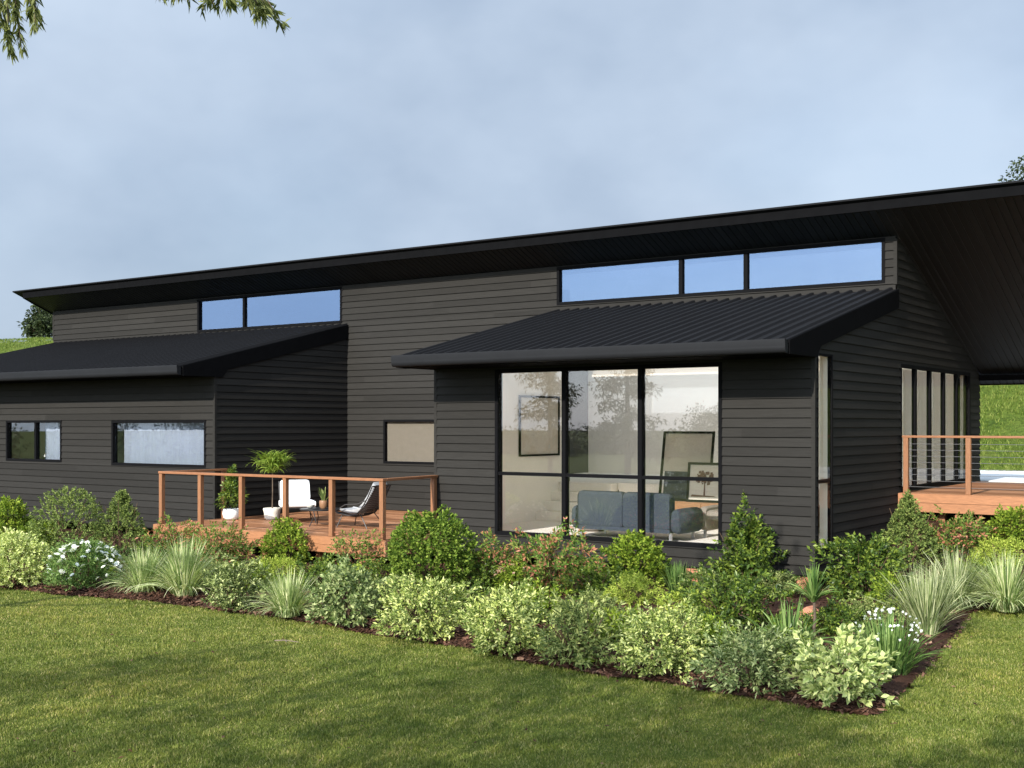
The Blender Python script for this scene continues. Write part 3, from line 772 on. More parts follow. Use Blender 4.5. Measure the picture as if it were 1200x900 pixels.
def sprig_cloud(kind, r, h, sprigs, per, L, Wd, lump=.12, slen=None, tilt=.45, spread=1.0, inner=.3, rg=rng, up=.35, z0=.05):
    z = z0 + (1-z0)*rg.random(sprigs)**.85
    th = rg.uniform(0, 2*math.pi, sprigs)
    ph = rg.uniform(0, 6.28, 8)
    lump = lump*1.25
    lf = 1 + lump*(np.sin(2*th+ph[0]+3*z)*.6 + np.sin(3*th+ph[1]-5*z)*.6 + np.sin(5*th+ph[2]+7*z)*.5 + np.sin(9*th+ph[3]+11*z)*.35)
    q = np.where(rg.random(sprigs) < inner, rg.uniform(.35, .9, sprigs), rg.uniform(.86, 1.04, sprigs) + (rg.random(sprigs) < (.0 if kind in ('cone','ball') else .10))*rg.uniform(.02, .16, sprigs))
    rad = profile(kind, z)*r*lf*q
    hz = h*(z*(1 + .5*(lf-1)))*np.where(q < .87, .9, 1)
    p = np.stack([rad*np.cos(th), rad*np.sin(th), hz], 1)
    zz = np.clip((z-.25), -.1, 1)*1.1
    o = norm(np.stack([np.cos(th), np.sin(th), zz + up], 1) + rg.normal(0, .3, (sprigs, 3)))
    sl = (slen or L*1.6)
    # leaves along each sprig
    k = np.arange(per); t = (k+.5)/per
    ga = 2.399963*k[None,:] + rg.uniform(0, 6.28, (sprigs,1))
    ref = norm(np.cross(o, rg.normal(0, 1, (sprigs,3)))); ref2 = np.cross(o, ref)
    perp = ref[:,None,:]*np.cos(ga)[...,None] + ref2[:,None,:]*np.sin(ga)[...,None]
    ang = (1.25 - .95*t)*spread
    d = o[:,None,:]*np.cos(ang)[None,:,None] + perp*np.sin(ang)[None,:,None]
    base = p[:,None,:] + o[:,None,:]*(sl*(t-.6))[None,:,None]
    N = o[:,None,:] - perp*.3 + rg.normal(0, tilt, (sprigs,per,3))
    n = sprigs*per
    Ls = L*rg.uniform(.65, 1.2, n); Ws = Wd*rg.uniform(.75, 1.2, n)
    return leaf_geo(base.reshape(-1,3), d.reshape(-1,3), N.reshape(-1,3), Ls, Ws)
def tuft_geo(n, L, Wd, spread=.55, seg=5, rg=rng, r0=.06, stiff=1.0, lmin=.04):
    th = rg.uniform(0, 6.28, n); le = np.abs(rg.normal(0, spread, n)); le = np.clip(le, lmin, max(1.35, lmin+.5))
    Ls = L*rg.uniform(.6, 1.1, n); w = Wd*rg.uniform(.7, 1.2, n)
    hd = np.stack([np.cos(th), np.sin(th), 0*th], 1)
    b = hd*(r0*np.sqrt(rg.random(n)))[:,None]
    sd = np.stack([-np.sin(th), np.cos(th), rg.normal(0,.3,n)], 1)
    rows = []
    pos = b.copy(); ang = le*.55
    for s in range(seg+1):
        t = s/seg; ww = w*(1-t**2.2*.92)*(.7+.3*min(1,t*4))
        rows.append(np.stack([pos - sd*ww[:,None]*.5, pos + sd*ww[:,None]*.5], 1))
        a = ang + le*.9/stiff*t*1.1
        pos = pos + (hd*np.sin(a)[:,None] + np.array([0,0,1.])*np.cos(a)[:,None])*(Ls/seg)[:,None]
    v = np.stack(rows, 1).reshape(-1, 3)     # n, seg+1, 2
    m = (seg+1)*2; i = (np.arange(n)*m)[:,None]
    fs = []
    for s in range(seg):
        a = 2*s; fs += [i+np.array([[a,a+1,a+3]]), i+np.array([[a,a+3,a+2]])]
    return v, np.concatenate(fs), np.zeros(len(v))
def stems(parent, r, h, n, mat, thick=.012, rg=rng):
    mb = MB()
    for k in range(n):
        t = rg.uniform(0, 6.28); q = rg.uniform(.2, .75)*r
        mb.tube([(.02*math.cos(t), .02*math.sin(t), -.03), (q*.45*math.cos(t), q*.45*math.sin(t), h*.35), (q*math.cos(t+.2), q*math.sin(t+.2), h*rg.uniform(.6,.85))], [thick, thick*.8, thick*.4], 5)
    return mb.build('stem', mat, parent, local=True, smooth=True)
def ground_hit(px, py):
    z = .05
    for _ in range(12):
        q = at_z(px, py, z); z = .5*z + .5*(float(height(q[0], q[1])) + .05)
    return at_z(px, py, z)
SH = 'shrubs in the garden bed'; TG = 'grass tufts in the garden bed'
def plant(name, label, cat, px, py, wpx, hpx, kind, mat, group=SH, sprigs=None, per=8, L=.06, Wd=.03, lump=.14, inner=.3, spread=1.0, up=.35, stem=True, z0=.05, extra=None):
    if py > 695 and group == SH and px < 1040: py -= 9; hpx -= 7; lump = lump*1.5; inner = .4
    if mat in ('vari','vari_dark','pale','cream_big','yellowcream','fern'): L *= .74; Wd *= .74
    p = ground_hit(px, py); d = depth_of(p); r = wpx/2*d/F*1.03; h = hpx*d/F
    root = thing(name, label, cat, p, rng.uniform(0, 6.28), group)
    area = 2*math.pi*r*r*.9 + 2*math.pi*r*h*.6
    if sprigs is None: sprigs = int(np.clip(area/(L*L)*.8, 160, 1500))
    g = sprig_cloud(kind, r*.93, h*.95, sprigs, per, L, Wd, lump, inner=inner, spread=spread, up=up, z0=z0)
    parts = [g]
    if extra: parts += extra(r, h)
    v, f, e = cat_geo(parts)
    np_mesh('foliage', v, f, P[mat], root, attr=e)
    if stem: stems(root, r, h, 9, M['stem'])
    root['r'] = r; root['h'] = h
    return root
def tuft(label, px, py, wpx, hpx, mat, n=420, name='grass_tuft', spread=.6, Wd=.013, stiff=1.0, group=TG, cat='grass tuft', r0=.09):
    if py > 695 and px < 800: py -= 8; hpx -= 4
    p = ground_hit(px, py); d = depth_of(p); h = hpx*d/F
    root = thing(name, label, cat, p, rng.uniform(0, 6.28), group)
    L = h*1.02
    v, f, e = tuft_geo(int(n*1.6), L, Wd, spread*1.35, r0=r0*1.5, stiff=stiff*.8)
    np_mesh('blades', v, f, P[mat], root, attr=e)
    return root
def daisy_mesh():
    mb = MB(); 
    for k in range(9):
        t = k/9*6.283; c, s = math.cos(t), math.sin(t)
        mb.quad((0,0,0), (.018*c-.010*s, .018*s+.010*c, .004), (.034*c, .034*s, -.002), (.018*c+.010*s, .018*s-.010*c, .004))
    return mb
def flowers(root, n, r, h, size=1.0, mat='petal', center=True, kind='dome', zmin=.35):
    proto = None
    for k in range(n):
        z = zmin + (1-zmin)*random.random()**.8; t = random.uniform(0, 6.283)
        q = float(profile(kind, np.array([z]))[0])*r*random.uniform(.9, 1.06)
        if proto is None:
            mb = MB()
            for ring, rr, zz in ((9, 1, 0), (6, .6, .008)):
                for i in range(ring):
                    a = i/ring*6.283 + zz*40; c, s = math.cos(a)*size*rr, math.sin(a)*size*rr
                    mb.quad((0,0,zz), (.020*c-.012*s, .020*s+.012*c, .006+zz), (.038*c, .038*s, zz-.002), (.020*c+.012*s, .020*s-.012*c, .006+zz))
            o = mb.build('flower', P[mat], root, local=True); proto = o
        else:
            o = proto.copy(); col.objects.link(o); o.parent = root
        o.location = (q*math.cos(t), q*math.sin(t), h*z + .02)
        o.rotation_euler = (random.uniform(-.9,.9), random.uniform(-.9,.9), random.uniform(0,6.28))
        s = random.uniform(.75, 1.2); o.scale = (s, s, s)

fallen()
# --- back row, left to right
plant('shrub', 'bright green leafy shrub at the left edge, behind the yellow-cream shrub', 'shrub', 6, 634, 58, 50, 'dome', 'bright', L=.07, Wd=.035)
plant('topiary_shrub', 'large rounded dome topiary with grey-green leaves against the left wall', 'topiary shrub', 80, 655, 88, 86, 'dome', 'topiary', L=.045, Wd=.026, lump=.05, sprigs=900)
plant('topiary_shrub', 'egg-shaped pointed topiary just left of the small deck', 'topiary shrub', 143, 654, 80, 82, 'cone', 'topiary', L=.042, Wd=.024, lump=.04, sprigs=850)
plant('shrub', 'small light green shrub between the dome topiary and the left edge', 'shrub', 42, 652, 42, 40, 'dome', 'bright', L=.055, Wd=.025)
plant('shrub', 'red-tipped sprawling shrub below the left corner post of the small deck', 'shrub', 205, 656, 56, 44, 'urn', 'redtip', L=.075, Wd=.026, lump=.3, per=7)
plant('shrub', 'red-tipped loose shrub in front of the small deck, right of the deck corner', 'shrub', 262, 668, 74, 50, 'urn', 'redtip', L=.075, Wd=.026, lump=.3, per=7)
plant('shrub', 'bright green compact shrub in front of the middle of the small deck', 'shrub', 336, 662, 56, 52, 'dome', 'bright', L=.06, Wd=.03, lump=.16)
plant('shrub', 'straggly red-tipped shrub in front of the right end of the small deck', 'shrub', 418, 674, 62, 48, 'urn', 'redtip', L=.07, Wd=.026, lump=.32, per=7, sprigs=220)
plant('ground_shrub', 'lime yellow low shrub in front of the bright green deck shrub', 'low shrub', 322, 688, 58, 34, 'dome', 'lime', L=.045, Wd=.012, lump=.2)
plant('ground_shrub', 'dark green low shrub left of the big round shrub', 'low shrub', 446, 694, 50, 34, 'dome', 'dark', L=.05, Wd=.016, lump=.25)
plant('round_shrub', 'big round ball shaped green shrub at the corner of the right wing', 'shrub', 505, 694, 108, 97, 'ball', 'ball', L=.058, Wd=.034, lump=.07, sprigs=1250, per=8)
plant('shrub', 'small dark green shrub tucked right of the big round shrub', 'shrub', 566, 702, 42, 42, 'dome', 'dark', L=.05, Wd=.02, lump=.25)
plant('shrub', 'red-tipped shrub under the left end of the big window', 'shrub', 580, 690, 60, 58, 'urn', 'redtip', L=.07, Wd=.026, lump=.28, per=7)
o = plant('shrub', 'low green shrub with dusty pink flower head, right of the big round shrub', 'shrub', 604, 704, 50, 40, 'dome', 'bright', L=.05, Wd=.02, lump=.2)
flowers(o, 26, o['r'], o['h'], .8, 'petal_pink', kind='dome', zmin=.6)
plant('shrub', 'tallest red-tipped shrub, below the first mullion of the big window', 'shrub', 652, 706, 92, 78, 'urn', 'redtip', L=.08, Wd=.03, lump=.24, per=7, sprigs=520)
plant('shrub', 'bright green shrub below the sofa in the big window', 'shrub', 744, 688, 76, 60, 'dome', 'bright', L=.065, Wd=.034, lump=.2)
plant('ground_shrub', 'lime yellow feathery low shrub below the bright window shrub', 'low shrub', 742, 718, 66, 40, 'dome', 'lime', L=.05, Wd=.012, lump=.22)
plant('ground_shrub', 'small grey-green low shrub in the middle of the bed, left of the lime shrub', 'low shrub', 692, 738, 60, 40, 'dome', 'fern', L=.055, Wd=.02, lump=.2)
tuft('upright plain green blades below the right end of the big window', 795, 706, 44, 42, 'strap', 200, 'blade_plant', .28, .014, 2, cat='blade plant')
plant('shrub', 'tall loose dark shrub with cream new leaves in front of the right window edge', 'shrub', 878, 704, 100, 92, 'cone', 'dark', L=.085, Wd=.042, lump=.30, per=8, sprigs=560)
plant('shrub', 'pale cream-leaved sprig shrub standing behind the tall loose dark shrub', 'shrub', 894, 678, 40, 80, 'cone', 'cream_big', L=.10, Wd=.055, lump=.25, per=7, sprigs=130)
plant('shrub', 'mid green shrub in front of the tall loose dark shrub', 'shrub', 856, 752, 100, 72, 'dome', 'dark', L=.07, Wd=.03, lump=.24)
plant('ground_shrub', 'yellow-green low shrub left of the mid green shrub', 'low shrub', 806, 738, 56, 44, 'dome', 'lime', L=.055, Wd=.022, lump=.2)
plant('shrub', 'glossy dark green shrub against the gable wall', 'shrub', 1014, 712, 92, 76, 'dome', 'dark', L=.08, Wd=.038, lump=.2)
plant('topiary_shrub', 'cone topiary in front of the verandah corner', 'topiary shrub', 1064, 668, 82, 92, 'cone', 'topiary', L=.045, Wd=.026, lump=.05, sprigs=850)
plant('shrub', 'red-tipped spreading shrub in front of the verandah boards', 'shrub', 1122, 652, 76, 46, 'urn', 'redtip', L=.075, Wd=.028, lump=.28, per=7)
plant('shrub', 'dark green rounded shrub at the right edge below the verandah', 'shrub', 1190, 642, 56, 46, 'dome', 'bright', L=.065, Wd=.034, lump=.16)
plant('ground_shrub', 'lime low shrub at the right edge behind the grey tuft', 'low shrub', 1172, 664, 60, 32, 'dome', 'lime', L=.05, Wd=.014, lump=.2)
# --- filler plants between the rows
for (lab, px, py, w_, h_, mt) in (
    ('small green filler plant between the dome topiary and the pointed topiary', 116, 672, 46, 28, 'bright'),
    ('dark low plant behind the grey-green arching grass tuft', 180, 672, 46, 34, 'dark'),
    ('grey-green low plant behind the dark variegated shrub', 250, 696, 54, 36, 'fern'),
    ('bright low plant between the dark variegated shrub and the lime shrub', 296, 702, 46, 34, 'bright'),
    ('dark low plant behind the pale grey-green broad leaved shrub', 376, 700, 60, 42, 'dark'),
    ('lime low plant below the straggly red-tipped deck shrub', 410, 692, 48, 28, 'lime'),
    ('grey low plant between the pale broad leaved shrub and the big round shrub', 452, 726, 54, 44, 'fern'),
    ('dark low plant between the two bright cream shrubs', 545, 732, 54, 42, 'dark'),
    ('bright low plant in front of the tallest red-tipped shrub', 634, 738, 64, 44, 'bright'),
    ('dark low plant left of the bright green window shrub', 700, 712, 56, 44, 'dark'),
    ('bright low plant right of the grey feathery fern shrub', 724, 764, 62, 46, 'bright'),
    ('grey low plant behind the cream speckled shrub', 790, 764, 58, 42, 'fern'),
    ('bright low plant left of the silvery pale shrub', 832, 780, 60, 48, 'bright'),
    ('dark low plant behind the broad-leaved corner shrub', 922, 790, 66, 44, 'dark'),
    ('grey low plant against the wall corner pier', 906, 708, 50, 34, 'fern'),
    ('dark low plant in front of the terracotta stone', 978, 752, 62, 40, 'dark'),
    ('grey low plant behind the white flowering strap plant', 1010, 748, 60, 40, 'fern'),
    ('bright low plant right of the glossy gable shrub', 1046, 716, 52, 40, 'bright'),
    ('bright low plant between the two right-hand grass tufts', 1148, 694, 52, 36, 'bright'),
    ('low grey plant left of the tall loose dark shrub', 826, 712, 46, 40, 'fern')):
    plant('ground_shrub', lab, 'low shrub', px, py, w_, h_, 'dome', mt, L=.055, Wd=.024, lump=.25)
# --- front row
plant('shrub', 'yellow-cream leaved shrub at the front left of the bed', 'shrub', 14, 686, 88, 62, 'dome', 'yellowcream', L=.075, Wd=.036, lump=.14)
o = plant('daisy_bush', 'daisy bush covered in white flowers, left front of the bed', 'flowering shrub', 100, 698, 84, 60, 'dome', 'strap', L=.05, Wd=.018, lump=.16)
flowers(o, 98, o['r'], o['h'], 1.2, 'petal', zmin=.25)
tuft('grey-green arching grass tuft right of the white daisy bush', 168, 703, 78, 58, 'tuft', 460, spread=.72)
tuft('tallest cream-striped grass tuft in front of the small deck corner', 216, 708, 76, 72, 'tuft', 460, spread=.55, Wd=.016)
plant('shrub', 'dark variegated shrub between two grass tufts, front of the bed', 'shrub', 276, 722, 68, 60, 'dome', 'vari_dark', L=.085, Wd=.036, lump=.18)
tuft('small silvery grass tuft right of the dark variegated shrub', 338, 730, 66, 58, 'tuft', 380, spread=.62)
plant('shrub', 'pale grey-green broad leaved shrub left of the two bright cream shrubs', 'shrub', 406, 740, 84, 74, 'dome', 'pale', L=.095, Wd=.05, lump=.16)
plant('shrub', 'bright cream variegated shrub below the big round shrub', 'shrub', 496, 756, 92, 74, 'dome', 'vari', L=.08, Wd=.034, lump=.16)
plant('shrub', 'widest bright cream variegated shrub, front middle of the bed', 'shrub', 594, 772, 106, 80, 'dome', 'vari', L=.085, Wd=.036, lump=.16)
plant('fern_shrub', 'grey feathery fern shrub right of the widest bright cream shrub', 'fern shrub', 676, 786, 92, 76, 'dome', 'fern', L=.11, Wd=.03, lump=.3, sprigs=260, per=9)
plant('shrub', 'cream speckled shrub right of the feathery fern shrub', 'shrub', 772, 798, 106, 82, 'dome', 'vari', L=.075, Wd=.03, lump=.18)
plant('shrub', 'silvery pale shrub left of the broad-leaved corner shrub', 'shrub', 884, 818, 110, 78, 'dome', 'pale', L=.085, Wd=.03, lump=.22)
plant('shrub', 'broad-leaved pale cream shrub at the front corner of the bed', 'shrub', 984, 830, 104, 80, 'dome', 'cream_big', L=.115, Wd=.065, lump=.18, per=7)
o = tuft('green strap-leaved plant with small white flowers beside the corner shrub', 1040, 788, 84, 70, 'strap', 220, 'flowering_plant', .55, .018, 1.3, cat='flowering plant', r0=.14)
flowers(o, 52, .38, .62, .5, 'petal', kind='dome', zmin=.55)
tuft('blue-grey spiky grass tuft nearest the right lawn edge', 1086, 742, 84, 78, 'tuft_blue', 420, spread=.45, Wd=.016, stiff=2)
tuft('blue-grey arching grass tuft in front of the cone topiary', 1120, 712, 84, 70, 'tuft_blue', 420, spread=.7, Wd=.014)
tuft('cream-striped grass tuft at the right edge of the photo', 1180, 716, 80, 68, 'tuft', 420, spread=.65, Wd=.014)
tuft('dark strap-leaved clump left of the small cordyline', 925, 766, 66, 62, 'strap', 70, 'strap_plant', .7, .035, 1.3, cat='strap plant')
# cordyline: a rosette on a stem
p = ground_hit(953, 748); root = thing('cordyline', 'small palm-like cordyline on a thin dark stem before the wall corner', 'cordyline', p)
mb = MB(); mb.tube([(0,0,-.03),(.02,0,.25),(.0,.02,.46)], [.02,.017,.015], 7); mb.build('trunk', M['bark'], root, local=True, smooth=True)
v, f, e = tuft_geo(90, .42, .03, .9, r0=.02, stiff=1.2); v[:,2] += .42; np_mesh('crown', v, f, P['strap'], root, attr=e)
# yellow leaves at the fern's foot are part of that look: a small hosta
p = ground_hit(684, 781); root = thing('hosta', 'little green hosta on the mulch in front of the fern shrub', 'hosta', p)
v, f, e = leaf_geo(np.zeros((9,3))+np.array([0,0,.03]), np.stack([np.cos(np.arange(9)*.7), np.sin(np.arange(9)*.7), np.full(9,.35)],1), np.tile([0,0,1.],(9,1)), np.full(9,.15), np.full(9,.085)); np_mesh('foliage', v, f, P['bright'], root, attr=e)
p = ground_hit(336, 752); mb = MB(); mb.tube([(p[0]-.16,p[1]-.03,.05),(p[0]-.03,p[1]+.01,.062),(p[0]+.14,p[1]+.05,.052)], [.008,.007,.004], 6); mb.tube([(p[0]-.03,p[1]+.01,.06),(p[0]+.05,p[1]-.05,.055)], [.006,.003], 5)
tag(mb.build('stick', M['dry'], smooth=True), 'dry stick lying on the lawn below the silvery grass tuft', 'stick')
# terracotta stone
p = ground_hit(944, 726); root = None
mb = MB(); mb.prism([(p[0]-.14,p[1]-.06,p[2]-.03),(p[0]+.15,p[1]-.09,p[2]-.03),(p[0]+.13,p[1]-.02,p[2]+.10),(p[0]+.02,p[1]-.02,p[2]+.17),(p[0]-.11,p[1]+.0,p[2]+.08)], (.02,.16,.0))
tag(mb.build('garden_stone', M['terracotta'], bevel=.015), 'terracotta coloured stone lying on the mulch near the wall corner', 'stone')

# ------------------------------------------------------------------ potted plants and deck furniture
def potted(label, loc, prof, potmat, foliage):
    root = thing('potted_plant', label, 'potted plant', loc)
    mb = MB(); mb.lathe((0,0,0), prof, 24); mb.build('pot', potmat, root, local=True, smooth=True)
    top = prof[-1][1] if prof[-1][0] > .02 else prof[-2][1]
    mb = MB(); mb.lathe((0,0,0), [(.001, top-.03), (max(r for r, z in prof)*.86, top-.028), (.001, top-.02)], 20); mb.build('soil', M['soil'], root, local=True)
    foliage(root)
    return root
def fol1(root):
    mb = MB(); mb.tube([(0,0,.18),(.01,.0,.5),(0,.01,.8)], [.014,.011,.006], 6); mb.build('stem', M['stem'], root, local=True, smooth=True)
    v, f, e = sprig_cloud('cone', .28, .70, 200, 7, .085, .032, .2, inner=.35); v[:,2] += .24; np_mesh('foliage', v, f, P['dark'], root, attr=e)
z = LDZ + .001
potted('dark conical potted plant in a white round pot on the small deck', (*at_z(271, 609, z)[:2], z), [(.10,0),(.155,.04),(.175,.12),(.165,.20),(.155,.225),(.14,.215)], M['pot_white'], fol1)
def fol2(root):
    mb = MB(); mb.tube([(0,0,.2),(.012,.0,.55),(0,.008,1.02)], [.013,.012,.01], 6); mb.build('stem', M['bark'], root, local=True, smooth=True)
    parts = []
    for k in range(26):
        t = random.uniform(0, 6.28); q = random.uniform(.0, .2)
        q *= 1.35; v, f, e = tuft_geo(26, .38, .026, 1.1, r0=.02, stiff=.62, lmin=.75); v += np.array([q*math.cos(t), q*math.sin(t), random.uniform(.95, 1.22)]); parts.append((v, f, e))
    v, f, e = cat_geo(parts); np_mesh('foliage', v, f, P['palm'], root, attr=e)
potted('tall potted tree with mop of arching leaves in a cream pot on the deck', (*at_z(319, 609, z)[:2], z), [(.12,0),(.155,.03),(.165,.14),(.185,.215),(.175,.24),(.15,.23)], M['pot_cream'], fol2)

def legs4(root, pts, r=.010):
    for a, b in pts:
        mb = MB(); mb.tube([a, b], r, 6); mb.build('leg', M['steel'], root, local=True, smooth=True)
def cushion(mb, prof, x0, x1):
    """closed profile in (y,z) swept along x with rounded ends"""
    n = len(prof); cy = sum(p[0] for p in prof)/n; cz = sum(p[1] for p in prof)/n
    rings = [(x0,.86),(x0+.02,.96),(x0+.06,1),(x1-.06,1),(x1-.02,.96),(x1,.86)]
    vs = []; fs = []
    for (x, s) in rings:
        for (y, zz) in prof: vs.append((x, cy+(y-cy)*(.98+.02*s) , cz+(zz-cz)*s))
    m = len(rings)
    for i in range(m-1):
        for k in range(n): k2 = (k+1) % n; fs.append((i*n+k, i*n+k2, (i+1)*n+k2, (i+1)*n+k))
    fs.append(tuple(range(n-1,-1,-1))); fs.append(tuple(range((m-1)*n, m*n)))
    mb.add(vs, fs)
def round_rect(cx, cy, w, h, r=.35, ang=0, n=16):
    out = []
    for k in range(n):
        t = 2*math.pi*k/n; c, s = math.cos(t), math.sin(t)
        x = math.copysign(abs(c)**r, c)*w/2; y = math.copysign(abs(s)**r, s)*h/2
        out.append((cx + x*math.cos(ang) - y*math.sin(ang), cy + x*math.sin(ang) + y*math.cos(ang)))
    return out
# white cushioned lounge chair: local frame, seat faces -y
ch = thing('lounge_chair', 'low lounge chair with thick white cushions on thin black legs, on the small deck', 'chair', (*at_z(348, 611, z)[:2], z), R(52))
mb = MB(); cushion(mb, round_rect(-.03, .36, .66, .13, .4), -.33, .33); mb.build('seat', M['white_fab'], ch, local=True, smooth=True, sharp=60)
mb = MB(); cushion(mb, round_rect(.34, .60, .13, .44, .4, R(-20)), -.29, .29); mb.build('backrest', M['white_fab'], ch, local=True, smooth=True, sharp=60)
mb = MB(); mb.tube([(-.3,-.33,.28),(.3,-.33,.28),(.3,.3,.27),(.31,.46,.78),(-.31,.46,.78),(-.3,.3,.27),(-.3,-.33,.28)], .010, 6); mb.build('frame', M['steel'], ch, local=True, smooth=True)
legs4(ch, [((-.28,-.3,.28),(-.33,-.36,0)), ((.28,-.3,.28),(.33,-.36,0)), ((-.28,.28,.27),(-.33,.36,0)), ((.28,.28,.27),(.33,.36,0))])
# dark woven lounge chair, reclined, facing left
ch = thing('lounge_chair', 'reclined black woven lounge chair with grey cushion near the right end of the small deck', 'chair', (*at_z(427, 618, z)[:2], z), R(-82))
shell = [(-.40,.36),(-.30,.31),(-.05,.27),(.16,.30),(.30,.44),(.44,.66),(.56,.90)]
mb = MB()
def shell_pt(t):
    q = t*(len(shell)-1); i = min(int(q), len(shell)-2); f = q-i
    return shell[i][0]+(shell[i+1][0]-shell[i][0])*f, shell[i][1]+(shell[i+1][1]-shell[i][1])*f
sag = lambda x: -.05*(1-(x/.34)**2)
for k in range(34):
    y, zz = shell_pt(k/33); mb.tube([(x, y, zz+sag(x)) for x in np.linspace(-.34, .34, 7)], .006, 4)
for x in np.linspace(-.34, .34, 15):
    mb.tube([(x, y, zz+sag(x)) for (y, zz) in (shell_pt(k/10) for k in range(11))], .005, 4)
sh = mb.build('seat', M['rattan'], ch, local=True, smooth=True)
mb = MB()
up_ = [(y, zz+.02) for y, zz in shell[1:]]; dn_ = [(y-.05, zz+.085) for y, zz in shell[1:]]
cushion(mb, up_ + dn_[::-1], -.27, .27); mb.build('cushion', M['grey_fab'], ch, local=True, smooth=True, sharp=60)
mb = MB()
for sx in (-1, 1): mb.tube([(sx*.35, y, zz) for y, zz in shell], .014, 6); mb.tube([(sx*.37,-.36,.36),(sx*.40,-.1,.50),(sx*.40,.22,.52),(sx*.36,.40,.60)], .012, 6)
mb.tube([(-.35,.56,.90),(.35,.56,.90)], .014, 6); mb.tube([(-.35,-.40,.36),(.35,-.40,.36)], .014, 6)
mb.build('frame', M['rattan'], ch, local=True, smooth=True)
legs4(ch, [((-.26,-.25,.30),(-.34,-.36,0)), ((.26,-.25,.30),(.34,-.36,0)), ((-.26,.2,.30),(-.34,.42,0)), ((.26,.2,.30),(.34,.42,0))])
# round black coffee table
tp = at_z(376, 616, z)
ch.scale = (.88,.88,.88); ch.location.x -= .12
tb = thing('coffee_table', 'round black metal coffee table between the two chairs on the small deck', 'table', (tp[0], tp[1], z))
mb = MB(); mb.lathe((0,0,0), [(.01,.30),(.385,.30),(.40,.31),(.40,.325),(.385,.33),(.01,.33)], 32); mb.build('tabletop', M['steel'], tb, local=True, smooth=True)
for k in range(3):
    a = k*2.094+.5; mb = MB(); mb.tube([(.3*math.cos(a),.3*math.sin(a),.30),(.2*math.cos(a),.2*math.sin(a),.16),(.3*math.cos(a),.3*math.sin(a),0)], .009, 6); mb.build('leg', M['steel'], tb, local=True, smooth=True)
pp = thing('potted_plant', 'small spiky succulent in a brown pot on the coffee table', 'potted plant', (tp[0]+.02, tp[1]+.05, z+.331))
mb = MB(); mb.lathe((0,0,0), [(.05,0),(.075,.03),(.08,.12),(.07,.15),(.06,.14)], 18); mb.build('pot', M['brown_wood'], pp, local=True, smooth=True)
v, f, e = tuft_geo(26, .30, .04, .55, r0=.03, stiff=2); v[:,2] += .12; np_mesh('foliage', v, f, P['fern'], pp, attr=e)
bw = thing('bowl', 'small pale bowl on the coffee table beside the succulent', 'bowl', (tp[0]-.2, tp[1]-.08, z+.331))
mb = MB(); mb.lathe((0,0,0), [(.03,0),(.05,.01),(.085,.05),(.09,.075),(.082,.072),(.05,.03)], 20); mb.build('bowl_body', M['pot_cream'], bw, local=True, smooth=True)

# ------------------------------------------------------------------ living room furniture
fz = .601
sf = thing('sofa', 'slate blue fabric sofa seen from behind through the big window', 'sofa', (-9.85, 17.95, fz))
mb = MB(); cushion(mb, round_rect(17.55, .72+.0*fz+.36, .20, .62, .35), -10.95, -10.08); mb.v = [(x, y, q+.0) for x, y, q in mb.v]; mb.build('backrest', M['sofa'], sf, smooth=True, sharp=60)
mb = MB(); cushion(mb, round_rect(17.55, .72+.36, .20, .62, .35), -10.07, -9.20); mb.build('backrest', M['sofa'], sf, smooth=True, sharp=60)
mb = MB(); mb.box(-10.95, -9.2, 17.46, 18.35, .74, .80); cushion(mb, round_rect(18.0, .92, .75, .2, .35), -10.85, -9.25); mb.build('seat', M['sofa'], sf, smooth=True)
for xx in (-11.02, -9.12):
    mb = MB(); cushion(mb, round_rect(17.93, .93, .88, .42, .35), xx-.07, xx+.07); mb.build('armrest', M['sofa'], sf, smooth=True, sharp=60)
for (xx, yy) in ((-10.9,17.5),(-9.2,17.5),(-10.9,18.3),(-9.2,18.3)):
    mb = MB(); mb.box(xx-.02,xx+.02,yy-.02,yy+.02,fz,.745); mb.build('leg', M['chrome'], sf)
ar = thing('armchair', 'brown-grey armchair beyond the right arm of the sofa in the big window', 'armchair', (-8.6, 18.9, fz))
mb = MB(); cushion(mb, round_rect(18.9, .98, .80, .18, .35), -9.05, -8.25); mb.build('seat', M['taupe'], ar, smooth=True)
mb = MB(); cushion(mb, round_rect(19.3, 1.15, .18, .6, .35), -9.05, -8.25); mb.build('backrest', M['taupe'], ar, smooth=True)
for xx in (-9.12, -8.18):
    mb = MB(); cushion(mb, round_rect(18.9, .92, .86, .42, .35), xx-.07, xx+.07); mb.build('armrest', M['taupe'], ar, smooth=True)
for (xx, yy) in ((-9.1,18.55),(-8.2,18.55),(-9.1,19.25),(-8.2,19.25)):
    mb = MB(); mb.box(xx-.02,xx+.02,yy-.02,yy+.02,fz,.76); mb.build('leg', M['chrome'], ar)
sb = thing('sideboard', 'low brown wooden sideboard under the leaning pictures', 'sideboard', (-9.9, 20.6, fz))
mb = MB(); mb.box(-11.1, -7.2, 20.42, 20.9, fz+.10, fz+.46); mb.build('cabinet', M['brown_wood'], sb, bevel=.008)
for k in range(4):
    mb = MB(); mb.box(-11.05+k*.965, -11.05+k*.965+.945, 20.402, 20.418, fz+.13, fz+.43); mb.build('door', M['brown_wood'], sb, bevel=.004)
for xx in (-10.9, -7.4):
    mb = MB(); mb.box(xx-.03,xx+.03,20.5,20.8,fz,fz+.10); mb.build('leg', M['steel'], sb)
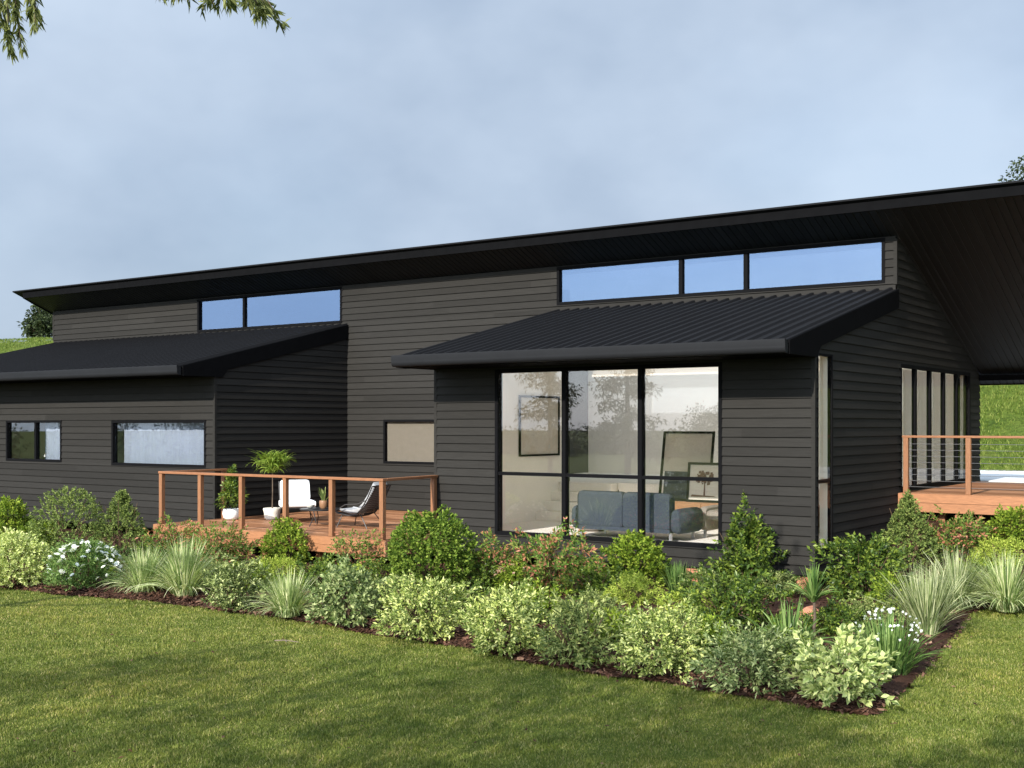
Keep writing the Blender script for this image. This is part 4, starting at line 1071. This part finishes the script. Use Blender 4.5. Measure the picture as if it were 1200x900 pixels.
def picture(name, label, x0, x1, z0, z1, yb, yt, art_parts, fw=.045):
    """leaning frame: bottom at y=yb, top at y=yt"""
    root = thing(name, label, 'picture', ((x0+x1)/2, yb, z0))
    H = z1 - z0; tilt = (yt-yb)/H
    def pt(x, zz, o): return (x, yb + tilt*(zz-z0) - o, zz)
    mb = MB()
    for (a, b, c, d) in ((x0,x0+fw,z0,z1),(x1-fw,x1,z0,z1),(x0+fw,x1-fw,z0,z0+fw),(x0+fw,x1-fw,z1-fw,z1)):
        mb.add([pt(a,c,.03),pt(b,c,.03),pt(b,d,.03),pt(a,d,.03),pt(a,c,0),pt(b,c,0),pt(b,d,0),pt(a,d,0)], [(0,1,2,3),(7,6,5,4),(0,4,5,1),(1,5,6,2),(2,6,7,3),(3,7,4,0)])
    mb.build('frame', M['frame'], root)
    for (nm, mat, a, b, c, d, o) in art_parts:
        A = x0+(x1-x0)*a; B = x0+(x1-x0)*b; Cc = z0+H*c; Dd = z0+H*d
        mb = MB(); mb.add([pt(A,Cc,o),pt(B,Cc,o),pt(B,Dd,o),pt(A,Dd,o),pt(A,Cc,o-.003),pt(B,Cc,o-.003),pt(B,Dd,o-.003),pt(A,Dd,o-.003)], [(0,1,2,3),(7,6,5,4),(0,4,5,1),(1,5,6,2),(2,6,7,3),(3,7,4,0)]); mb.build(nm, M[mat], root)
    return root, pt
picture('framed_picture', 'tall black framed picture leaning on the sideboard, dark lower half', -11.06, -9.98, fz+.462, 2.38, 20.55, 20.78,
        [('print', 'art_pale', .02, .98, .42, .98, .010), ('print', 'art_dark', .08, .98, .03, .42, .012)])
root, pt = picture('framed_picture', 'small framed drawing of a bare brown tree leaning in front of the tall picture', -10.41, -9.68, fz+.462, 1.80, 20.44, 20.53,
        [('print', 'paper', .02, .98, .02, .98, .010)])
mb = MB(); cx_ = -10.05
for k in range(60):
    a = random.uniform(0, 6.28); q = math.sqrt(random.random())*.17; xx = cx_+q*math.cos(a)*1.05; zz = 1.52+q*math.sin(a)*.72; s = random.uniform(.015,.035)
    mb.quad(pt(xx-s,zz-s,.0135+k*.00002), pt(xx+s,zz-s*.6,.0135+k*.00002), pt(xx+s*.7,zz+s,.0135+k*.00002), pt(xx-s*.8,zz+s*.8,.0135+k*.00002))
mb.quad(pt(cx_-.018,1.18,.015), pt(cx_+.022,1.18,.015), pt(cx_+.01,1.5,.015), pt(cx_-.008,1.5,.015)); mb.quad(pt(cx_-.28,1.16,.0152), pt(cx_+.25,1.165,.0152), pt(cx_+.2,1.18,.0152), pt(cx_-.25,1.2,.0152))
mb.build('drawing', M['ink'], root)
# picture hung on the left wall
root = thing('framed_picture', 'large black framed print hanging on the cream left wall inside the big window', 'picture', (XB+.2, 20.05, 1.88))
X0 = XB+.203
mb = MB()
for (a,b,c,d) in ((19.34,19.38,1.88,3.08),(20.73,20.77,1.88,3.08),(19.38,20.73,1.88,1.92),(19.38,20.73,3.04,3.08)): mb.box(X0, X0+.035, a, b, c, d)
mb.build('frame', M['frame'], root)
mb = MB(); mb.box(X0, X0+.012, 19.38, 20.73, 1.92, 3.04); mb.build('print', M['art_warm'], root)
# dark little armchair left of the sofa
ot = thing('ottoman', 'dark round ottoman at the left end of the sofa', 'ottoman', (-11.35, 18.6, fz))
mb = MB(); mb.lathe((0,0,0), [(.20,.0),(.27,.04),(.29,.2),(.29,.34),(.25,.40),(.05,.41)], 22); mb.build('seat', M['taupe'], ot, local=True, smooth=True)
# lamp on a desk in the left room
ds = thing('desk', 'tall dark dresser just inside the far left window', 'dresser', (-26.3, 17.55, fz))
mb = MB(); mb.box(-26.7, -25.75, 17.30, 17.75, fz+.05, 1.60); mb.build('cabinet', M['brown_wood'], ds, bevel=.006)
for k in range(3):
    mb = MB(); mb.box(-26.66, -25.79, 17.286, 17.299, fz+.1+k*.3, fz+.37+k*.3); mb.build('drawer', M['brown_wood'], ds)
lp = thing('table_lamp', 'small table lamp with white cone shade behind the far left window', 'lamp', (-26.02, 17.5, 1.601))
mb = MB(); mb.lathe((0,0,0), [(.07,0),(.07,.015),(.012,.03),(.012,.16),(.001,.17)], 16); mb.build('base', M['steel'], lp, local=True, smooth=True)
mb = MB(); mb.lathe((0,0,0), [(.15,.13),(.15,.14),(.04,.42),(.035,.42)], 20); mb.build('lamp_shade', M['lampwhite'], lp, local=True, smooth=True)

# ------------------------------------------------------------------ trees
def leafy_clumps(centers, radii, n, L, Wd, rg=rng, droop=.1):
    k = rg.integers(0, len(centers), n)
    u = norm(rg.normal(0, 1, (n,3)))*(rg.random(n)**.45)[:,None]
    p = centers[k] + u*radii[k][:,None]
    D = norm(u + rg.normal(0, .7, (n,3))); N = rg.normal(0, 1, (n,3)) + np.array([0,0,.8])
    return leaf_geo(p, D, N, L*rg.uniform(.6,1.2,n), Wd*rg.uniform(.7,1.2,n), droop=droop)
def tree(label, loc, h, cr, n, L, Wd, mat, name='tree', group=None, nc=16, trunk_r=.12, squash=.8, low=.3):
    root = thing(name, label, 'tree', loc, 0, group)
    cs = []; mb = MB(); mb.tube([(0,0,-.2),(.03*h*.3,.0,h*.35),(0,.02*h,h*.8)], [trunk_r, trunk_r*.75, trunk_r*.25], 8)
    for k in range(nc):
        t = rng.uniform(0, 6.28); zz = rng.uniform(low, 1.0); q = cr*math.sqrt(max(.05, 1-((zz-.6)/.5)**2))*rng.uniform(.3, .95)
        c = (q*math.cos(t), q*math.sin(t), h*zz*.93); cs.append(c)
        mb.tube([(0,0,h*max(.2, zz*.55)), (c[0]*.5, c[1]*.5, h*zz*.75), c], [trunk_r*.4, trunk_r*.25, trunk_r*.08], 5)
    mb.build('trunk', M['bark'], root, local=True, smooth=True)
    v, f, e = leafy_clumps(np.array(cs), np.full(nc, cr*.36)*rng.uniform(.7,1.2,nc), n, L, Wd)
    np_mesh('crown', v, f, P[mat], root, attr=e)
    return root
def hz(X, Y): return (X, Y, float(height(X, Y)))
q = ray(46, 390); t_ = 58/q[1]; tree('small dark tree on the hill crest behind the left end of the roof', hz(q[0]*t_, 58), 4.0, 1.5, 2400, .34, .20, 'fartree', group='trees on the hill', nc=22)
q = ray(1214, 300); t_ = 50/q[1]; tree('dark tree on the hill showing above the right end of the main roof', hz(q[0]*t_, 50), 5.15, 1.4, 3000, .17, .10, 'fartree', group='trees on the hill', nc=22)
# tree whose branches hang into the top left corner
def overhang():
    base = (-15.2, .8, 0); root = thing('tree', 'tree with drooping narrow olive leaves hanging into the top left corner', 'tree', base)
    off = np.array(base)
    mb = MB(); top = (-14.8, 1.5, 5.2)
    loc = lambda p: (p[0]-base[0], p[1]-base[1], p[2]-base[2])
    mb.tube([loc(p) for p in [(-15.2,.8,-.2),(-15.15,.9,1.5),(-15.0,1.2,3.4),top,(-14.5,1.9,7.2)]], [.17,.14,.12,.095,.04], 9)
    twigs = []
    def limb(pts, r0):
        mb.tube([loc(p) for p in pts], [r0*(1-.75*i/(len(pts)-1)) for i in range(len(pts))], 6)
    # main limb runs above the top edge of the frame
    A = [top] + [at_depth(x, y, d) for (x, y, d) in ((40,-75,8.0),(120,-50,8.0),(190,-22,8.0),(250,-14,8.0),(318,-2,8.0))]
    limb(A, .05)
    B = [(-14.9,1.3,4.3)] + [at_depth(x, y, d) for (x, y, d) in ((-60,-40,8.2),(-10,-30,8.2),(15,-22,8.2),(45,-18,8.2))]
    limb(B, .035)
    def twig(x0, y0, x1, y1, d, dens=1.0):
        y1 = y0 + (y1-y0)*.80
        a = np.array(at_depth(x0,y0,d)); b = np.array(at_depth(x1,y1,d)); b = b + rng.normal(0,.04,3)
        twigs.append((a, b, dens))
        m = (a+b)/2 + np.array([0,0,.04])
        mb.tube([loc(a), loc(m), loc(b)], [.007,.005,.002], 4)
    for (x0,y0,x1,y1) in ((8,-25,14,62),(-6,-25,6,70),(20,-24,16,40),(40,-20,42,58),(34,-20,36,20),(-2,-28,-4,50),(14,-24,22,70),(30,-22,46,30)):
        twig(x0,y0,x1,y1,8.2+rng.uniform(-.15,.15))
    for k in range(46):
        x0 = rng.uniform(135, 305); y0 = np.interp(x0, [120,190,250,318], [-50,-22,-14,-2]) + rng.uniform(-6, 4)
        dx = rng.uniform(-14, 26); ln = rng.uniform(10, 32)*(1.0 if x0 > 225 else .8)
        if 172 < x0 < 192: ln *= .6
        twig(x0, y0, x0+dx, y0+ln, 8.0+rng.uniform(-.25,.25), .9)
    for k in range(70):       # more foliage above the frame
        x0 = rng.uniform(-120, 300); y0 = rng.uniform(-260, -60); twig(x0, y0, x0+rng.uniform(-25,25), y0+rng.uniform(30,70), 8.0+rng.uniform(-.9,.9))
    mb.build('trunk', M['bark'], root, local=True, smooth=True)
    Pb=[];D=[]
    for a, b, dn in twigs:
        n = int(62*dn*max(.4, np.linalg.norm(b-a)/.3)); t = rng.random(n)**.8
        Pb.append(a+(b-a)*t[:,None]+rng.normal(0,.008,(n,3)))
        ax = (b-a)/max(1e-6,np.linalg.norm(b-a)); D.append(ax*.9 + rng.normal(0,.55,(n,3)) + np.array([0,0,-.35]))
    Pb = np.concatenate(Pb); D = np.concatenate(D); n = len(Pb)
    v, f, e = leaf_geo(Pb-off, D, rng.normal(0,1,(n,3)), rng.uniform(.05,.10,n), rng.uniform(.012,.021,n), .1, .1)
    np_mesh('crown', v, f, P['euc'], root, attr=e)
overhang()
# trees standing behind the photographer: they shade the lawn and show in the glass
tree('broad tree behind the photographer that throws soft shade on the lower lawn', (-4.9, -5.4, 0), 8.6, 2.7, 4600, .20, .09, 'ball', group='trees behind the photographer', nc=20, trunk_r=.13, low=.55)
tree('smaller tree behind the photographer shading the right corner of the lawn', (-1.2, -3.9, 0), 8.4, 2.3, 3400, .20, .09, 'ball', group='trees behind the photographer', nc=14, trunk_r=.10, low=.6)
tree('slim tree behind the photographer shading the lower left of the lawn', (-8.6, -6.6, 0), 8.4, 2.2, 2600, .20, .09, 'ball', group='trees behind the photographer', nc=16, trunk_r=.10, low=.6)
def conifer(label, loc, h, r, n):
    root = thing('conifer', label, 'tree', loc, rng.uniform(0,6), 'conifers mirrored in the glass')
    mb = MB(); mb.tube([(0,0,-.2),(.05,0,h*.5),(0,0,h)], [.16,.10,.02], 7)
    C=[]
    for k in range(46):
        zz = rng.uniform(.10,.97); t = rng.uniform(0,6.28); q = r*(1-zz)**.75*rng.uniform(.7,1.1)
        a=(0,0,h*zz); b=(q*math.cos(t), q*math.sin(t), h*zz-q*.12)
        mb.tube([a,b],[.03,.008],4)
        for s in np.linspace(.25,1,7): C.append((b[0]*s, b[1]*s, a[2]+(b[2]-a[2])*s, ))
    mb.build('trunk', M['bark'], root, local=True, smooth=True)
    C=np.array(C); v,f,e = leafy_clumps(C, np.full(len(C), .30), n, .24, .075, droop=.25); np_mesh('crown', v, f, P['conifer'], root, attr=e)
    return root
for (X, Y, h, r, lab) in ((-27.5,-14,9,2.4,'tall open conifer reflected in the middle of the big window'), (-35,-19,9.2,2.8,'widest conifer reflected in the left of the big window'),
                     (-19.5,-17,8.6,2.4,'conifer reflected in the right pane of the big window'), (-41,-12,8.6,2.4,'conifer reflected at the left edge of the big window'), (-24,-24,7.4,2.4,'shortest and farthest conifer reflected low in the big window')):
    conifer(lab, (X, Y, 0), h, r, 5200)

def far_wood():
    n = 9000; C = []
    for k in range(260):
        a = rng.uniform(R(150), R(300)); rr = rng.uniform(75, 95); top = 3.0 + 2.0*math.sin(a*9) + 1.2*math.sin(a*23+1) + rng.uniform(-.6, .8)
        for q in range(3): C.append((rr*math.cos(a), rr*math.sin(a)+10, max(.5, top*(q+.6)/3)))
    C = np.array(C); v, f, e = leafy_clumps(C, rng.uniform(.9, 1.7, len(C)), n*12, .27, .16)
    tag(np_mesh('wood', v, f, P['conifer']), 'low dark line of trees beyond the lawn, mirrored in the windows', 'wood', kind='stuff')
far_wood()
# ------------------------------------------------------------------ light, sky, camera
Ld = Vector((-.06, 1.0, -.52))
sun = bpy.data.lights.new('sun', 'SUN'); sun.energy = 4.9; sun.angle = R(.55); sun.color = (1, .955, .88)
so = bpy.data.objects.new('sun', sun); col.objects.link(so); so.rotation_euler = Ld.to_track_quat('-Z', 'Y').to_euler(); so.location = (0,-20,20)
world = bpy.data.worlds.new('World'); sc.world = world; world.use_nodes = True
nt = world.node_tree; nt.nodes.clear()
def wn(t, **k):
    n = nt.nodes.new(t)
    for a, b in k.items(): setattr(n, a, b)
    return n
sky = wn('ShaderNodeTexSky', sky_type='NISHITA'); sky.sun_disc = False
sky.sun_elevation = math.atan2(.52, math.hypot(.12, 1)); sky.sun_rotation = R(174.9)
sky.air_density = 1.0; sky.dust_density = 1.0; sky.ozone_density = 1.5
tc = wn('ShaderNodeTexCoord'); mp = wn('ShaderNodeMapping'); mp.inputs['Scale'].default_value = (1.2, 1.2, 1.9); mp.inputs['Location'].default_value = (.35, .1, .2)
n1 = wn('ShaderNodeTexNoise'); n1.inputs['Scale'].default_value = 1.6; n1.inputs['Detail'].default_value = 6; n1.inputs['Roughness'].default_value = .5
n2 = wn('ShaderNodeTexNoise'); n2.inputs['Scale'].default_value = 2.6; n2.inputs['Detail'].default_value = 5; n2.inputs['Roughness'].default_value = .5
r1 = wn('ShaderNodeValToRGB'); r1.color_ramp.elements[0].position = .30; r1.color_ramp.elements[0].color = (.62,)*3+(1,); r1.color_ramp.elements[1].position = .62; r1.color_ramp.elements[1].color = (.95,)*3+(1,)
r2 = wn('ShaderNodeValToRGB'); r2.color_ramp.elements[0].position = .33; r2.color_ramp.elements[0].color = (2.75,3.5,4.65,1); r2.color_ramp.elements[1].position = .68; r2.color_ramp.elements[1].color = (4.75,5.6,6.75,1)
mx = wn('ShaderNodeMix', data_type='RGBA'); bg = wn('ShaderNodeBackground'); bg.inputs[1].default_value = .083; ow = wn('ShaderNodeOutputWorld')
L_ = nt.links.new
L_(tc.outputs['Generated'], mp.inputs[0]); L_(mp.outputs[0], n1.inputs['Vector']); L_(mp.outputs[0], n2.inputs['Vector'])
L_(n1.outputs['Fac'], r1.inputs[0]); L_(n2.outputs['Fac'], r2.inputs[0])
L_(r1.outputs[0], mx.inputs[0]); L_(sky.outputs[0], mx.inputs[6]); L_(r2.outputs[0], mx.inputs[7])
# cloud is brighter on the sun's side of the sky
dt = wn('ShaderNodeVectorMath', operation='DOT_PRODUCT'); L_(tc.outputs['Generated'], dt.inputs[0]); dt.inputs[1].default_value = tuple(-Ld.normalized())
gr = wn('ShaderNodeMapRange'); L_(dt.outputs['Value'], gr.inputs[0]); gr.interpolation_type = 'SMOOTHSTEP'
gr.inputs[1].default_value = -.2; gr.inputs[2].default_value = 1; gr.inputs[3].default_value = 1.0; gr.inputs[4].default_value = 3.5
vm = wn('ShaderNodeVectorMath', operation='SCALE'); L_(mx.outputs[2], vm.inputs[0]); L_(gr.outputs[0], vm.inputs['Scale'])
L_(vm.outputs[0], bg.inputs[0]); L_(bg.outputs[0], ow.inputs[0])

cam = bpy.data.cameras.new('camera'); cam.lens = 36*F/1200; cam.sensor_width = 36; cam.shift_y = 48/1200; cam.clip_end = 2000; cam.clip_start = .1
co = bpy.data.objects.new('camera', cam); col.objects.link(co); co.location = (0,0,CAMZ); co.rotation_euler = (R(90), 0, YAW)
sc.camera = co
sc.view_settings.view_transform = 'Standard'; sc.view_settings.look = 'None'; sc.view_settings.exposure = .72; sc.view_settings.gamma = 1
sc.view_settings.use_curve_mapping = False
sc.cycles.max_bounces = 14; sc.cycles.transparent_max_bounces = 12; sc.cycles.glossy_bounces = 4; sc.cycles.diffuse_bounces = 11
sc.cycles.sample_clamp_indirect = 6; sc.cycles.use_denoising = True
for k_ in ('r', 'h'):
    for o in bpy.data.objects:
        if k_ in o.keys(): del o[k_]
